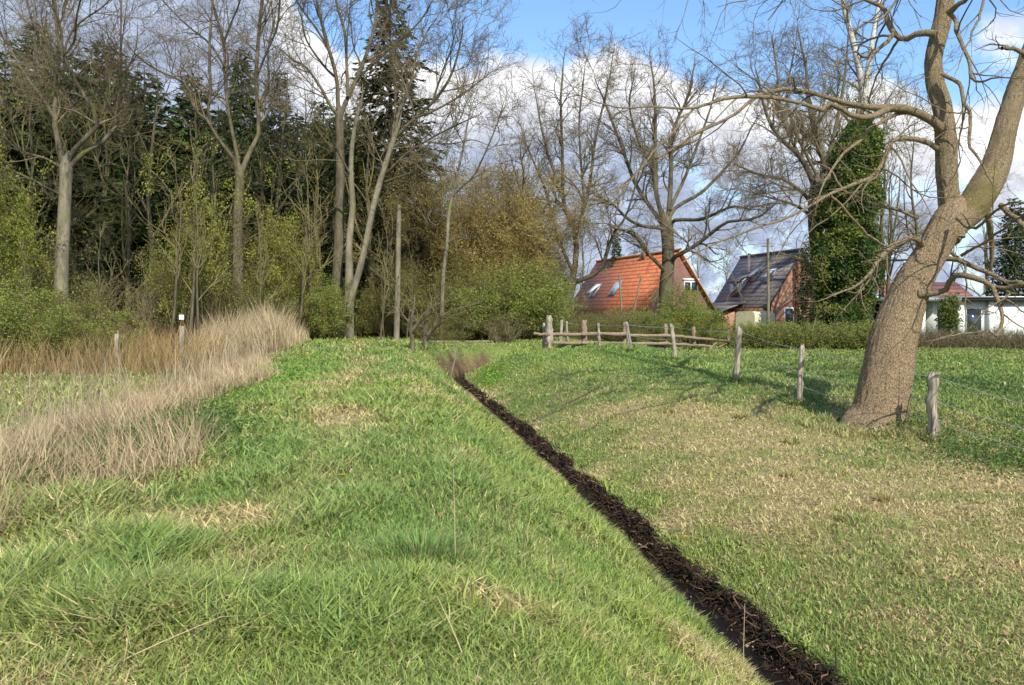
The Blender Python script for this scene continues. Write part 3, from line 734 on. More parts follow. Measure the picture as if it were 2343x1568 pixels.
# thin saplings in front of the wood
GS = 'thin young trees before the wood'
for px, py, Y, lb in [
        (385, 300, 37, 'young tree with a leaning pale stem just left of the small white sign'),
        (430, 280, 37.5, 'young tree behind the small white sign, with yellow leaves before it'),
        (455, 330, 36, 'leaning young tree right of the small white sign'),
        (600, 430, 38, 'thin young tree right of the slender mossy trunk'),
        (245, 480, 33, 'lone whip like young tree left of the white sign'),
        (680, 380, 39, 'young tree in the yellow leaves between the slender and the broad tree'),
        (720, 300, 41, 'thin straight young tree left of the broad trunk'),
        (870, 430, 40, 'young tree right of the leaning stems'),
        (930, 520, 41, 'young tree right of the limbless dead trunk'),
        (880, 600, 39, 'small young tree at the wood edge between the leaning tree and the dead trunk'),
        (320, 560, 34, 'small young tree in the reeds, nearer to the forked tree'),
        (60, 520, 34, 'young tree at the far left behind the green shrub')]:
    top(px, py, Y, 9, thin, lb, GS)
print('bare protos done')

# birch
root = tree('birch', 'white stemmed birch rising behind the oak branches at the top right', 'tree', (PX(1985, 740, 62)[0], 62),
     [limb([(1990, 760, 20), (1985, 500, 17), (1978, 300, 15), (1972, 200, 14), (1955, 110, 13), (1932, 20, 11), (1920, -60, 7)], 62),
      limb([(1976, 230, 12), (1990, 130, 11), (2000, 70, 10), (2012, 0, 9), (2020, -60, 4)], 62)], [],
     [dict(dens=1.2, L=3.5, k=6, ang=(.4, .8), f0=.45, up=.12, rmin=.02, s=4), dict(dens=2, L=1.6, k=5, up=-.12, rmin=.01), dict(dens=3, L=.9, k=4, up=-.2, rmin=.007), dict(dens=3, L=.6, k=3, up=-.25, rmin=.006, nmax=7000)], mt=M_birch)

# ---------------------------------------------------------------- spruces
def spruce_proto(name, H, Rm, hue=(.050, .084, .028), low=.08, dense=1.0, droop=.35):
    root = empty(name)
    zs = np.linspace(0, H, 10); P = np.stack([zs*0, zs*0, zs, .018*H*.5*(1-zs/H)+.02], -1)
    Pt, Rt = skeleton([P], 16); g = Geo(); V, q = tubes(Pt, Rt, 7); g.add(V, q); g.build('trunk', M_bark, root)
    BP = []; zz = H*low
    while zz < H*.985:
        t = zz/H; L = Rm*(1-t)**.75*(.75+.4*random.random())+.15
        nb = 6 if t < .8 else 5
        a0 = random.random()*6.28
        for b in range(nb):
            a = a0+b*6.283/nb+random.uniform(-.3, .3); l = L*random.uniform(.65, 1.15)
            pts = []
            for j in range(6):
                s = j/5; r = l*s
                pts.append((math.cos(a)*r, math.sin(a)*r, zz+l*(.18*s-droop*s*s+.12*s**3)*(1.2-t*.6)))
            BP.append(pts)
        zz += .30+.25*random.random()+.012*H*(1-t)*.8
    BP = np.array(BP)
    S, Rr = grow(BP, np.full(BP.shape[:2], .02), 3.6*dense, 1.0, 4, ang=(.5, 1.1), f0=.1, wander=.1, up=-.12, rmin=.006)
    allP = np.concatenate([resample_many(BP, 4), S])
    seg = np.linalg.norm(np.diff(allP, axis=1), axis=2).sum(1)
    n = int(len(allP)*15*dense)
    i = rng.choice(len(allP), n, p=seg/seg.sum()); x = rng.random(n)*3; j = np.clip(x.astype(int), 0, 2); fr = (x-j)[:, None]
    pts = allP[i, j]*(1-fr)+allP[i, j+1]*fr
    d = allP[i, j+1]-allP[i, j]; d /= np.linalg.norm(d, axis=1, keepdims=True)+1e-9
    l = d+rng.normal(size=(n, 3))*.45; l[:, 2] -= .25; l /= np.linalg.norm(l, axis=1, keepdims=True)
    w = np.cross(l, rng.normal(size=(n, 3))); w /= np.linalg.norm(w, axis=1, keepdims=True)
    s = (.24+.22*rng.random(n))[:, None]
    V = np.empty((n, 4, 3)); V[:, 0] = pts; V[:, 1] = pts+l*s*.5+w*s*.17; V[:, 2] = pts+l*s; V[:, 3] = pts+l*s*.5-w*s*.17
    cc = np.array(hue)*(.55+.9*rng.random(n))[:, None]
    yel = rng.random(n) < .15; cc[yel] = cc[yel]*np.array([1.7, 1.35, .9])
    g = Geo(); V2, q2 = tubes(BP, np.repeat(np.linspace(.03, .008, 6)[None], len(BP), 0), 3)
    g.add(V2, q2, np.array([.08, .055, .035])); g.add(V.reshape(-1, 3), np.arange(n*4).reshape(n, 4)); g.C.append(np.repeat(cc[:, None], 4, 1).reshape(-1, 3))
    g.build('crown', M_needle, root, smooth=False)
    return root
def resample_many(P, k):
    n, kk, _ = P.shape; x = np.linspace(0, kk-1, k); j = np.clip(x.astype(int), 0, kk-2); fr = (x-j)[None, :, None]
    return P[:, j]*(1-fr)+P[:, j+1]*fr
spA = spruce_proto('spruce', 20, 3.2)
spB = spruce_proto('spruce', 18, 3.6, (.058, .088, .030), low=.05)
spC = spruce_proto('spruce', 22, 3.3, (.046, .058, .026), low=.12, dense=.85, droop=.5)
GP = 'dark spruces in the wood'
for px, py, Y, pr, ph, wd, lb in [
        (893, -25, 50, spC, 22, 1.15, 'tallest dark spruce, its tip reaching the top of the view'),
        (80, 45, 55, spA, 20, 1.0, 'tall dark spruce behind the forked tree at the left'),
        (245, 88, 57, spA, 20, 1.25, 'round topped dark spruce right of the forked tree'),
        (12, 105, 52, spB, 18, 1.2, 'dark spruce cut by the left edge of the view'),
        (165, 105, 54, spB, 18, 1.1, 'dark spruce directly behind the forked trunk'),
        (552, 105, 60, spA, 20, .8, 'narrow spruce between the limbs of the slender mossy tree'),
        (640, 150, 60, spC, 22, .8, 'pointed spruce between the slender tree and the broad tree'),
        (330, 150, 58, spB, 18, 1.3, 'spruce behind the reeds, midway between the forked and the slender tree'),
        (440, 160, 60, spA, 20, 1.1, 'spruce far behind, left of the slender mossy tree'),
        (740, 220, 57, spB, 18, 1.0, 'spruce behind the broad tree, left of the tallest one'),
        (300, 330, 50, spB, 18, 1.3, 'low wide spruce over the white sign, in shade'),
        (100, 380, 48, spB, 18, 1.3, 'low wide spruce left behind the green shrub'),
        (430, 400, 50, spC, 22, 1.2, 'low dark spruce behind the yellow leaved sapling'),
        (640, 360, 52, spB, 18, 1.2, 'low wide spruce right behind the slender trunk'),
        (800, 330, 50, spB, 18, 1.1, 'low wide spruce behind the leaning stems'),
        (960, 360, 54, spC, 22, 1.0, 'spruce at the right end of the wood beneath the tallest one'),
        (200, 300, 60, spA, 20, 1.2, 'spruce in the second row behind the forked tree'),
        (540, 330, 56, spB, 18, 1.3, 'spruce filling the gap behind the slender trunk'),
        (700, 430, 49, spC, 22, 1.3, 'short dark spruce between the slender and the broad trunk'),
        (880, 450, 50, spB, 18, 1.2, 'short dark spruce behind the limbless dead trunk'),
        (130, 250, 68, spB, 18, 1.5, 'spruce in the third row, seen left of the forked trunk'),
        (290, 240, 70, spC, 22, 1.4, 'spruce in the third row between the forked tree and the reeds'),
        (400, 270, 68, spB, 18, 1.5, 'spruce in the third row above the white sign'),
        (500, 240, 70, spB, 18, 1.4, 'spruce in the third row left of the slender trunk'),
        (600, 260, 69, spC, 22, 1.5, 'spruce in the third row right of the slender trunk'),
        (680, 250, 67, spB, 18, 1.4, 'spruce in the third row left of the broad trunk'),
        (790, 250, 69, spB, 18, 1.5, 'spruce in the third row behind the broad trunk'),
        (930, 330, 66, spB, 18, 1.3, 'spruce in the third row right of the tallest spruce'),
        (-40, 200, 66, spB, 18, 1.5, 'spruce in the third row at the left edge of the view'),
        (1410, 520, 85, spB, 18, .7, 'small green conifer behind the ridge of the red roof'),
        (2322, 445, 74, spB, 18, 1.2, 'dark conifer at the right edge behind the oak branches'),
        (1845, 545, 46, spC, 22, .9, 'small dark conifer left of the ivy covered column')]:
    top(px, py, Y, ph, pr, lb, GP if px < 1000 else None, wide=wd*(1.3 if px < 1000 else 1), cat='conifer')
print('spruces done')
# ---------------------------------------------------------------- bushes
def bush_proto(name, H, W, nst=26, mtw=None, leafc=None, nleaf=9000, lsize=.06, lean=.5, f=1.0, twig='branches', arch=0.0, thin_=1.0):
    root = empty(name)
    a = rng.random(nst)*6.283; r = W*.16*np.sqrt(rng.random(nst)); ln = lean*rng.random(nst)
    S = np.stack([r*np.cos(a), r*np.sin(a)*.8, r*0-.1], -1)
    Ls = H*(.65+.4*rng.random(nst)); P = np.empty((nst, 8, 3)); P[:, 0] = S
    D = np.stack([np.cos(a)*np.sin(ln), np.sin(a)*np.sin(ln), np.cos(ln)], -1)
    for j in range(1, 8):
        D = D+rng.normal(size=(nst, 3))*.07; D[:, 2] -= arch*j*.05; D /= np.linalg.norm(D, axis=1, keepdims=True)
        P[:, j] = P[:, j-1]+D*(Ls/7)[:, None]
    R = np.linspace(.035, .008, 8)[None]*(.6+.6*rng.random(nst))[:, None]*thin_
    g = Geo(); V, q = tubes(P, R, 4); g.add(V, q)
    cP, cR = P, R; allP = []
    for lv in [dict(dens=2.2*f, L=H*.35, k=6, ang=(.4, .9), f0=.12, wander=.15, up=.05, rmin=.008*thin_),
               dict(dens=2.6*f, L=H*.2, k=5, ang=(.4, 1.0), wander=.2, up=.04, rmin=.006*thin_, nmax=3000),
               dict(dens=3.6*f, L=H*.12, k=4, ang=(.4, 1.1), wander=.22, up=.03, rmin=.0048*thin_, nmax=14000)]:
        cP, cR = grow(cP, cR, **lv); V, q = tubes(cP, cR, 3); g.add(V, q)
    g.build(twig, mtw or M_twigo, root)
    if leafc is not None:
        n = nleaf; p = along(cP, n, .0)+rng.normal(size=(n, 3))*.13
        base = np.array(leafc); t = rng.random(n)[:, None]
        c = base[0]*(1-t)+base[1]*t; c *= (.7+.6*rng.random(n))[:, None]
        leaf_cloud(p, lsize, c, name='leaves', parent=root)
    return root
LG = [(.31, .35, .075), (.22, .25, .06)]
LO = [(.27, .28, .06), (.20, .18, .06)]
LYW = [(.36, .36, .045), (.23, .26, .045)]
greenA = bush_proto('green_bush', 3.2, 3.5, 30, M_twigo, LG, 20000, .045)
greenB = bush_proto('green_bush', 3.2, 3.5, 26, M_twigo, LG, 15000, .045, lean=.7)
oliveA = bush_proto('twiggy_bush', 3.4, 3.5, 30, M_twigo, LO, 12000, .042, lean=.65, f=1.1)
brownA = bush_proto('brown_bush', 3.4, 3.5, 30, M_twig, LO, 1500, .045, lean=.5, f=1.2)
willow = bush_proto('willow', 10, 9, 34, M_twigy, [(.50, .39, .15), (.40, .32, .13)], 90000, .055, lean=.62, f=1.25, thin_=1.7)
yel = bush_proto('yellow_leaved_sapling', 7, 3, 5, M_twigo, LYW, 3600, .065, lean=.32, f=.7)
def bush(pr, ph, px, py, Y, w, label, group, cat='bush', wide=1.0):
    x = (px-1171.5)/F*Y; h = EYE-(py-705)/F*Y-T(x, Y)
    s = h/ph; o = place(pr, x, Y, 1, random.uniform(0, 6.28), label, cat, group)
    o.scale = (w*wide, w*wide, s); return o
GB = 'budding bushes below the wood and the houses'
for pr, px, py, Y, w, lb in [
        (greenA, 1180, 612, 44, 1.6, 'bright green bush left of the big fence post, highest of the row'),
        (greenA, 1110, 630, 43, 1.5, 'bright green bush behind the fallen log'),
        (greenB, 1240, 650, 45, 1.3, 'green bush directly behind the first big fence post'),
        (oliveA, 1040, 640, 42, 1.3, 'olive twiggy bush above the end of the ditch'),
        (oliveA, 970, 610, 43, 1.3, 'olive twiggy bush between the dead trunk and the thin tree'),
        (oliveA, 1100, 600, 47, 1.4, 'tall olive bush before the foot of the willow'),
        (oliveA, 890, 650, 44, 1.0, 'olive twiggy bush at the foot of the dead trunk'),
        (oliveA, 1010, 720, 39.5, .8, 'low twiggy bush hanging over the fallen log'),
        (brownA, 1150, 720, 40, .9, 'low brown bush with pale dead twigs right of the log'),
        (brownA, 1310, 725, 46, 1.0, 'brown bush at the foot of the spreading tree'),
        (oliveA, 1390, 716, 46, 1.1, 'olive bush below the two skylights of the red roof'),
        (greenB, 1450, 706, 47, 1.0, 'light green bush under the red roof, left of the fan shaped tree'),
        (greenA, 1535, 678, 47, 1.1, 'bright green bush before the white window of the red house'),
        (greenA, 1585, 668, 46.5, 1.1, 'bright green bush under the right slope of the red gable'),
        (greenA, 1612, 722, 47, .7, 'lowest green bush at the right end of the row, before the grey roof'),
        (oliveA, 1350, 725, 44, .9, 'low olive bush behind the third fence post'),
        (brownA, 1450, 720, 45, 1.0, 'brown bush behind the rails in the middle of the fence'),
        (greenB, 1500, 720, 45, .9, 'low green bush behind the rails next to the leaning grey post'),
        (oliveA, 1225, 640, 49, 1.3, 'olive bush behind the bright green row, left of the spreading tree'),
        (greenB, 760, 640, 41, .9, 'small green bush at the foot of the broad tree'),
        (oliveA, 700, 640, 42, 1.2, 'olive bush behind the tall dry reeds'),
        (oliveA, 610, 660, 41, 1.2, 'olive bush behind the reeds right of the slender trunk'),
        (brownA, 480, 640, 42, 1.3, 'brown bush between the white sign and the slender trunk'),
        (brownA, 340, 650, 41, 1.3, 'brown bush left of the white sign'),
        (brownA, 250, 640, 43, 1.3, 'brown bush in the shade right of the forked trunk'),
        (greenB, 40, 650, 33, 1.3, 'large fresh green bush at the left edge below the yellow leaves'),
        (oliveA, 120, 665, 32, 1.2, 'fresh green bush hiding the foot of the forked trunk'),
        (greenB, 185, 700, 31, 1.0, 'fresh green bush at the right end of the left hand group'),
        (greenB, -30, 660, 30, 1.3, 'green bush cut by the left edge of the view'),
        (oliveA, 820, 660, 46, .9, 'olive bush behind the leaning stems'),
        (oliveA, 560, 600, 45, 1.2, 'tall olive bush behind the slender trunk'),
        (oliveA, 400, 590, 44, 1.2, 'tall olive bush behind the white sign'),
        (oliveA, 60, 560, 40, 1.4, 'tall olive bush at the left under the pale dead branches'),
        (brownA, 160, 560, 44, 1.4, 'tall brown bush behind the forked trunk'),
        (oliveA, 680, 540, 47, 1.3, 'tall olive bush between the slender and the broad trunk'),
        (brownA, 1235, 620, 52, 1.4, 'tall brown bush between the willow and the spreading tree'),
        (brownA, 1300, 690, 58, 1.2, 'brown bush at the left corner of the red house'),
        (brownA, 1190, 560, 56, 1.9, 'tall brown bush at the right foot of the willow')]:
    bush(pr, 3.3, px, py, Y, w, lb, GB)
bush(willow, 10.4, 1075, 366, 50, 1.15, 'golden twigged willow with a rounded crown at the right end of the wood', None, 'willow')
bush(willow, 10.4, 1165, 470, 56, .95, 'smaller golden willow right of the big one', None, 'willow')
GY = 'yellow leaved saplings'
for px, py, Y, w, lb in [(470, 380, 40, .95, 'sapling with bright yellow green leaves left of the slender trunk'),
                         (650, 420, 41, .9, 'sapling with yellow green leaves right of the slender trunk'),
                         (20, 290, 38, .9, 'yellow green leaved tree at the left edge under the top dead branch'),
                         (5, 440, 36, .9, 'lower yellow leaved sapling at the left edge'),
                         (700, 520, 41.5, .7, 'small yellow leaved sapling left of the broad trunk'),
                         (420, 470, 39, .7, 'thin yellow leaved sapling over the white sign')]:
    bush(yel, 7.2, px, py, Y, w, lb, GY, 'sapling')

# hedges -----------------------------------------------------------
def hedge(name, label, x0, y0, x1, y1, H, Wd, n, cols, twigm, nleaf, ls):
    root = empty(name, ((x0+x1)/2, (y0+y1)/2, T((x0+x1)/2, (y0+y1)/2))); tag(root, label, 'hedge'); org = np.array(root.location)
    t = rng.random(n); P = np.empty((n, 6, 3))
    bx = x0+(x1-x0)*t; by = y0+(y1-y0)*t+Wd*(rng.random(n)-.5)
    P[:, 0] = np.stack([bx, by, terr(bx, by)-.05], -1)
    Hh = H*(.75+.35*fbm(bx, by, 1.5, 51))*(.7+.4*rng.random(n))
    D = np.stack([rng.normal(size=n)*.35, rng.normal(size=n)*.35, np.ones(n)], -1); D /= np.linalg.norm(D, axis=1, keepdims=True)
    for j in range(1, 6):
        D = D+rng.normal(size=(n, 3))*.16; D /= np.linalg.norm(D, axis=1, keepdims=True); P[:, j] = P[:, j-1]+D*(Hh/5)[:, None]
    P -= org
    R = np.repeat(np.linspace(.013, .006, 6)[None], n, 0)
    g = Geo(); V, q = tubes(P, R, 3); g.add(V, q)
    a, b = grow(P, R, 5, .45, 4, f0=.1, wander=.25, rmin=.006, nmax=16000); V, q = tubes(a, b, 3); g.add(V, q)
    g.build('branches', twigm, root)
    if nleaf:
        p = along(a, nleaf)+rng.normal(size=(nleaf, 3))*.05; tt = rng.random(nleaf)[:, None]
        c = (np.array(cols[0])*(1-tt)+np.array(cols[1])*tt)*(.65+.7*rng.random(nleaf))[:, None]
        leaf_cloud(p, ls, c, name='leaves', parent=root)
hedge('green_hedge', 'loose fresh green hedge across the paddock before the grey roofed house', 12.6, 45.0, 20.5, 44.0, 1.55, 1.8, 1500, LG, M_twigo, 80000, .045)
hedge('brown_hedge', 'bare brown hedge in front of the white bungalow right of the oak', 21.0, 44.5, 33, 44, 1.35, 1.5, 1200, [(.16, .15, .05), (.13, .10, .05)], M_twig, 5000, .05)

# ivy covered tree ---------------------------------------------------
def ivy_tree():
    Y = 48; cx = (1925-1171.5)/F*Y; cz = T(cx, Y); org = np.array([cx, Y, cz])
    root = empty('ivy_tree', org); tag(root, 'tall tree wrapped in a dense column of ivy beside the grey roofed house', 'ivy covered tree')
    tr = limb([(1915, 800, 26), (1925, 600, 22), (1940, 420, 18), (1960, 280, 12), (1965, 240, 8)], Y)
    P, R = skeleton([tr], 20); g = Geo(); V, q = tubes(P-org, R, 10); g.add(V, q); g.build('trunk', M_bark, root)
    prof = [(272, 1970, 12), (300, 1970, 34), (350, 1962, 46), (430, 1955, 53), (500, 1944, 58), (560, 1938, 64), (600, 1934, 70), (680, 1933, 58), (720, 1925, 54), (760, 1920, 44)]
    prof = np.array(prof, float); n = 60000
    py = rng.uniform(272, 760, n); c = np.interp(py, prof[:, 0], prof[:, 1]); w = np.interp(py, prof[:, 0], prof[:, 2])
    a = rng.random(n)*6.283; zz = EYE-(py-705)/F*Y
    lob = .42+.72*vn(a*2.2+5*np.sin(a), zz*1.3, .9, 61)+.38*vn(a*1.1, zz*.45, 1, 65)+.25*(rng.random(n) < .06)
    wr = w/F*Y*lob*(1-.45*rng.random(n)**3)
    X = (c-1171.5)/F*Y+wr*np.cos(a); Yy = Y+wr*np.sin(a)*.85
    pts = np.stack([X, Yy, zz], -1)-org
    t = ss(.3, .7, vn(pts[:, 0]*1.6+pts[:, 1], pts[:, 2]*1.6, 1, 63))[:, None]
    cc = (np.array([.06, .11, .025])*(1-t)+np.array([.20, .235, .05])*t)*(.6+.8*rng.random(n))[:, None]
    leaf_cloud(pts, .14, cc, droop=.8, name='ivy', parent=root, aspect=1.2)
    BP = pts[rng.choice(n, 500)]; 
    st = np.stack([BP*0, BP*.5, BP], 1); st[:, 0] = 0; st[:, 0, 2] = BP[:, 2]-.6; st[:, 0, 0] = np.interp(BP[:, 2]+cz, P[0, :, 2], P[0, :, 0])-cx; st[:, 1] = (st[:, 0]+BP)/2
    g = Geo(); V, q = tubes(resample_many(st, 4), np.full((500, 4), .012), 3); g.add(V, q); g.build('twigs', M_twig, root)
ivy_tree()
def brown_clump(px, py, Y, r, n, name, label, c0, c1, hgt=1.0, cat='shrub'):
    x = (px-1171.5)/F*Y; z0 = T(x, Y); zt = EYE-(py-705)/F*Y
    root = empty(name, (x, Y, z0)); tag(root, label, cat)
    ns = 12; a = rng.random(ns)*6.28; P = np.stack([np.stack([np.cos(a)*r*.2*s, np.sin(a)*r*.2*s, np.full(ns, (zt-z0)*s)], -1) for s in np.linspace(0, 1, 6)], 1)
    g = Geo(); V, q = tubes(P, np.full((ns, 6), .02), 4); g.add(V, q)
    b, rr = grow(P, np.full((ns, 6), .02), 5, r*1.3, 4, f0=.3, rmin=.008); V, q = tubes(b, rr, 3); g.add(V, q); g.build('branches', M_twig, root)
    p = along(b, n)+rng.normal(size=(n, 3))*r*.15; t = rng.random(n)[:, None]
    leaf_cloud(p, .10, np.array(c0)*(1-t)+np.array(c1)*t, name='leaves', parent=root)
brown_clump(1822, 612, 56, .35, 500, 'withered_shrub', 'shrub with withered rust brown leaves beside the brick gable', (.30, .13, .07), (.20, .09, .05))
brown_clump(1935, 745, 46.5, .8, 1500, 'evergreen_shrub', 'dark evergreen shrub at the foot of the ivy column', (.04, .09, .02), (.09, .13, .03))
brown_clump(2170, 690, 50, .8, 2600, 'evergreen_shrub', 'bushy green shrub against the white wall right of the oak trunk', (.11, .16, .03), (.17, .20, .04))
brown_clump(1630, 730, 50, .9, 1800, 'evergreen_shrub', 'dark shrub at the corner beneath the grey porch roof', (.03, .055, .02), (.05, .09, .02))

# ---------------------------------------------------------------- dry reeds and stems left
def reeds():
    Vs = []
    def band(n, y0, y1, u0, u1, h0, h1, c0, c1, lean, p=1.0, w0=.004):
        t = rng.random(n)**p; Y = y0*(y1/y0)**t; u = u0+(u1-u0)*rng.random(n); X = u+XD(Y)
        H = h0+(h1-h0)*rng.random(n)**1.6; tt = rng.random(n)[:, None]
        c = (np.array(c0)*(1-tt)+np.array(c1)*tt)*(.65+.7*rng.random(n))[:, None]
        cl = fbm(X, Y, 1.4, 71, 3); H = H*(.45+1.1*cl); k = cl > .25+.2*rng.random(n)
        k &= (u+1.5*(fbm(X, Y, 2.2, 77, 2)-.5) < -6.3+.9*ss(5.6, 8, Y)*(1-ss(8.5, 12, Y))+.55*(1-ss(18, 26, Y)))
        X, Y, H, c = X[k], Y[k], H[k]*np.where(Y[k] < 26, .85, .4+.6*ss(-6.3, -7.5, u[k])), c[k]
        az = 6.283*vn(X, Y, 1.3, 75)*1.5+rng.normal(size=len(X))*.9
        return X, Y, terr(X, Y), H, (w0+.00055*Y)*(.7+.6*rng.random(len(X))), lean*rng.random(len(X)), c, az
    bl = [band(60000, 4.6, 27, -4.9, -8.6, .14, .62, (.52, .41, .24), (.32, .23, .13), .95),
          band(20000, 31, 50, -6.3, -10.5, .5, 2.2, (.54, .43, .25), (.38, .29, .17), .32, p=.8),
          band(5000, 14, 36, -7.5, -15, .1, .7, (.38, .28, .16), (.27, .19, .10), .5),
          band(12000, 27, 46, -9, -20, .5, 1.7, (.36, .25, .11), (.26, .18, .08), .4),
          band(19000, 4.6, 16, -5.0, -8.8, .12, .5, (.30, .20, .12), (.13, .085, .05), 1.3),
          band(6000, 30, 46, -6.2, -9, .2, .6, (.27, .17, .12), (.17, .10, .07), 1.3),
          band(800, 5.0, 30, -6.2, -9.8, .6, 1.5, (.46, .37, .24), (.36, .29, .19), .45, w0=.005),
          band(110, 9, 30, -7, -13, 1.0, 2.0, (.42, .37, .26), (.33, .28, .2), .35, w0=.007)]
    X, Y, Z, H, W, ln, c, az = [np.concatenate([b[i] for b in bl]) for i in range(8)]
    o = blades(X, Y, Z, H, W, ln, c, .35, az=az, name='dry_reeds', mat=M_dry)
    tag(o, 'tangle of dead straw coloured reeds and stalks along the left side of the bank', 'reeds', kind='stuff')
reeds()
def low_leaves(name, label, cat, pts, c0, c1, size, h, kind='stuff', droop=0):
    X, Y = pts; n = len(X); Z = terr(X, Y)+h*rng.random(n)
    t = rng.random(n)[:, None]; c = (np.array(c0)*(1-t)+np.array(c1)*t)*(.65+.7*rng.random(n))[:, None]
    o = leaf_cloud(np.stack([X, Y, Z], -1), size, c, droop=droop, name=name, aspect=1.1)
    tag(o, label, cat, kind=kind)
def patch(specs):
    Xs, Ys = [], []
    for x, y, sx, sy, n in specs:
        a = rng.normal(size=(n, 2))*.55; Xs.append(x+a[:, 0]*sx); Ys.append(y+a[:, 1]*sy)
    X, Y = np.concatenate(Xs), np.concatenate(Ys); k = (fbm(X, Y, .5, 81, 3) > .42) & (np.abs(ditch(X, Y)) > .5)
    return X[k], Y[k]
def G(px, py, h=1.65): 
    Y = h*F/(py-705); return (px-1171.5)/F*Y, Y
sp = []
for px, py, h, sx, sy, n in [(640, 865, 1.75, 1.0, 4, 3800), (700, 825, 1.7, .9, 5, 1600), (600, 900, 1.75, .7, 2, 900), (890, 885, 1.65, .6, 1.5, 500), (1100, 880, 2.6, .7, 3, 1800), (1130, 850, 2.3, .6, 3, 1300), (560, 930, 1.8, .6, 1.5, 700)]:
    x, y = G(px, py, h); sp.append((x, y, sx, sy, n))
low_leaves('nettles', 'bright green patches of young broad leaved weeds on the bank', 'weeds', patch(sp), (.27, .42, .07), (.17, .30, .05), .055, .13)
sp = []
for px, py, h, sx, sy, n in [(340, 1040, 1.8, 1.1, 1.2, 11000), (450, 1010, 1.8, .8, 1.2, 6000), (200, 1100, 1.85, 1.1, .9, 7000), (90, 1180, 1.95, .8, .8, 2500), (500, 960, 1.8, .5, 1.2, 1500)]:
    x, y = G(px, py, h); sp.append((x, y, sx, sy, n))
for x, y, sx, sy, n in [(7.6, 12.5, 1.4, 1.5, 5000), (8.6, 11.5, 1.2, 1.5, 4000), (7.4, 15, 1.0, 1.2, 2500), (9.5, 13.5, 1.5, 2, 3000), (6.3, 17.5, .8, 1.0, 1200)]: sp.append((x, y, sx, sy, n))
low_leaves('brambles', 'dark green creeping brambles below the dead reeds and around the foot of the oak', 'brambles', patch(sp), (.085, .17, .04), (.16, .24, .06), .036, .24)
def fallen():
    n = 9000; X, Y, r = wedge(n, 2.5, 26, -10, 45); u = uu(X, Y); d = ditch(X, Y)
    pr = np.where(u > .4, .28+.72*ss(.50, .70, fbm(X, Y, 1.1, 91, 3)), .05)*(1-.7*ss(18, 24, Y))
    pr = np.where(np.abs(d) < .35, .5, pr); k = rng.random(n) < pr; X, Y = X[k], Y[k]; n = len(X)
    t = rng.random(n)[:, None]; c = np.array([.48, .34, .19])*(1-t)+np.array([.30, .17, .09])*t
    o = leaf_cloud(np.stack([X, Y, terr(X, Y)+.012+.035*rng.random(n)], -1), .034, c, droop=.05, name='fallen_leaves', mat=M_dry, aspect=1.1)
    tag(o, 'curled brown oak leaves lying over the right bank and in the ditch', 'fallen leaves', kind='stuff')
fallen()
# roots and clods along the cut edge of the ditch
def roots():
    n = 8000; Y = 3.5*(31/3.5)**rng.random(n); d0 = hw(Y)-.13+.14*rng.random(n); d0[:n//6] = rng.uniform(-.25, .3, n//6)
    X = XD(Y)+d0; Z = terr(X, Y)+.01
    P = np.empty((n, 5, 3)); P[:, 0] = np.stack([X, Y, Z], -1)
    D = np.stack([-.5+rng.normal(size=n)*.7, rng.normal(size=n)*.8, rng.normal(size=n)*.5+.15], -1)
    L = .035+.24*rng.random(n)**4
    for j in range(1, 5):
        D = D+rng.normal(size=(n, 3))*.5; D /= np.linalg.norm(D, axis=1, keepdims=True); P[:, j] = P[:, j-1]+D*(L/4)[:, None]
    P[:, :, 2] = np.maximum(P[:, :, 2], terr(P[:, :, 0], P[:, :, 1])-.01)
    w = (.0024+.0006*Y)[:, None]*np.linspace(1, .35, 5)[None]*(.4+1.3*rng.random(n)**2)[:, None]
    V, q = tubes(P, w, 4); c = np.where(rng.random(n)[:, None] < .16, np.array([.19, .12, .075]), np.array([.045, .027, .016]))*(.6+.8*rng.random(n))[:, None]
    o = mesh_np('roots', V, [q], M_dry, cols=np.repeat(c, 20, 0), smooth=True)
    tag(o, 'dark torn roots and rootlets sticking out of the cut edge of the ditch', 'roots', kind='stuff')
    # clods of peat
    n = 1500; Y = 3.5*(31/3.5)**rng.random(n); X = XD(Y)+np.where(rng.random(n) < .75, hw(Y)-.14+.13*rng.random(n), -.25+.5*rng.random(n)); Z = terr(X, Y)
    ico = np.array([(1, 0, 0), (-1, 0, 0), (0, 1, 0), (0, -1, 0), (0, 0, 1), (0, 0, -1)], float); fc = np.array([(0, 2, 4), (2, 1, 4), (1, 3, 4), (3, 0, 4), (2, 0, 5), (1, 2, 5), (3, 1, 5), (0, 3, 5)])
    s = (.008+.04*rng.random(n)**3)[:, None, None]*(1+.03*Y)[:, None, None]
    V = ico[None]*s*(.6+.8*rng.random((n, 6, 1)))+np.stack([X, Y, Z], -1)[:, None]
    f = (np.arange(n)[:, None, None]*6+fc[None]).reshape(-1, 3)
    c = np.array([.03, .019, .012])*(.6+.9*rng.random(n))[:, None]
    o = mesh_np('peat_clods', V.reshape(-1, 3), [f], M_dry, cols=np.repeat(c, 6, 0)); tag(o, 'black crumbs of peat along the ditch', 'soil', kind='stuff')
roots()
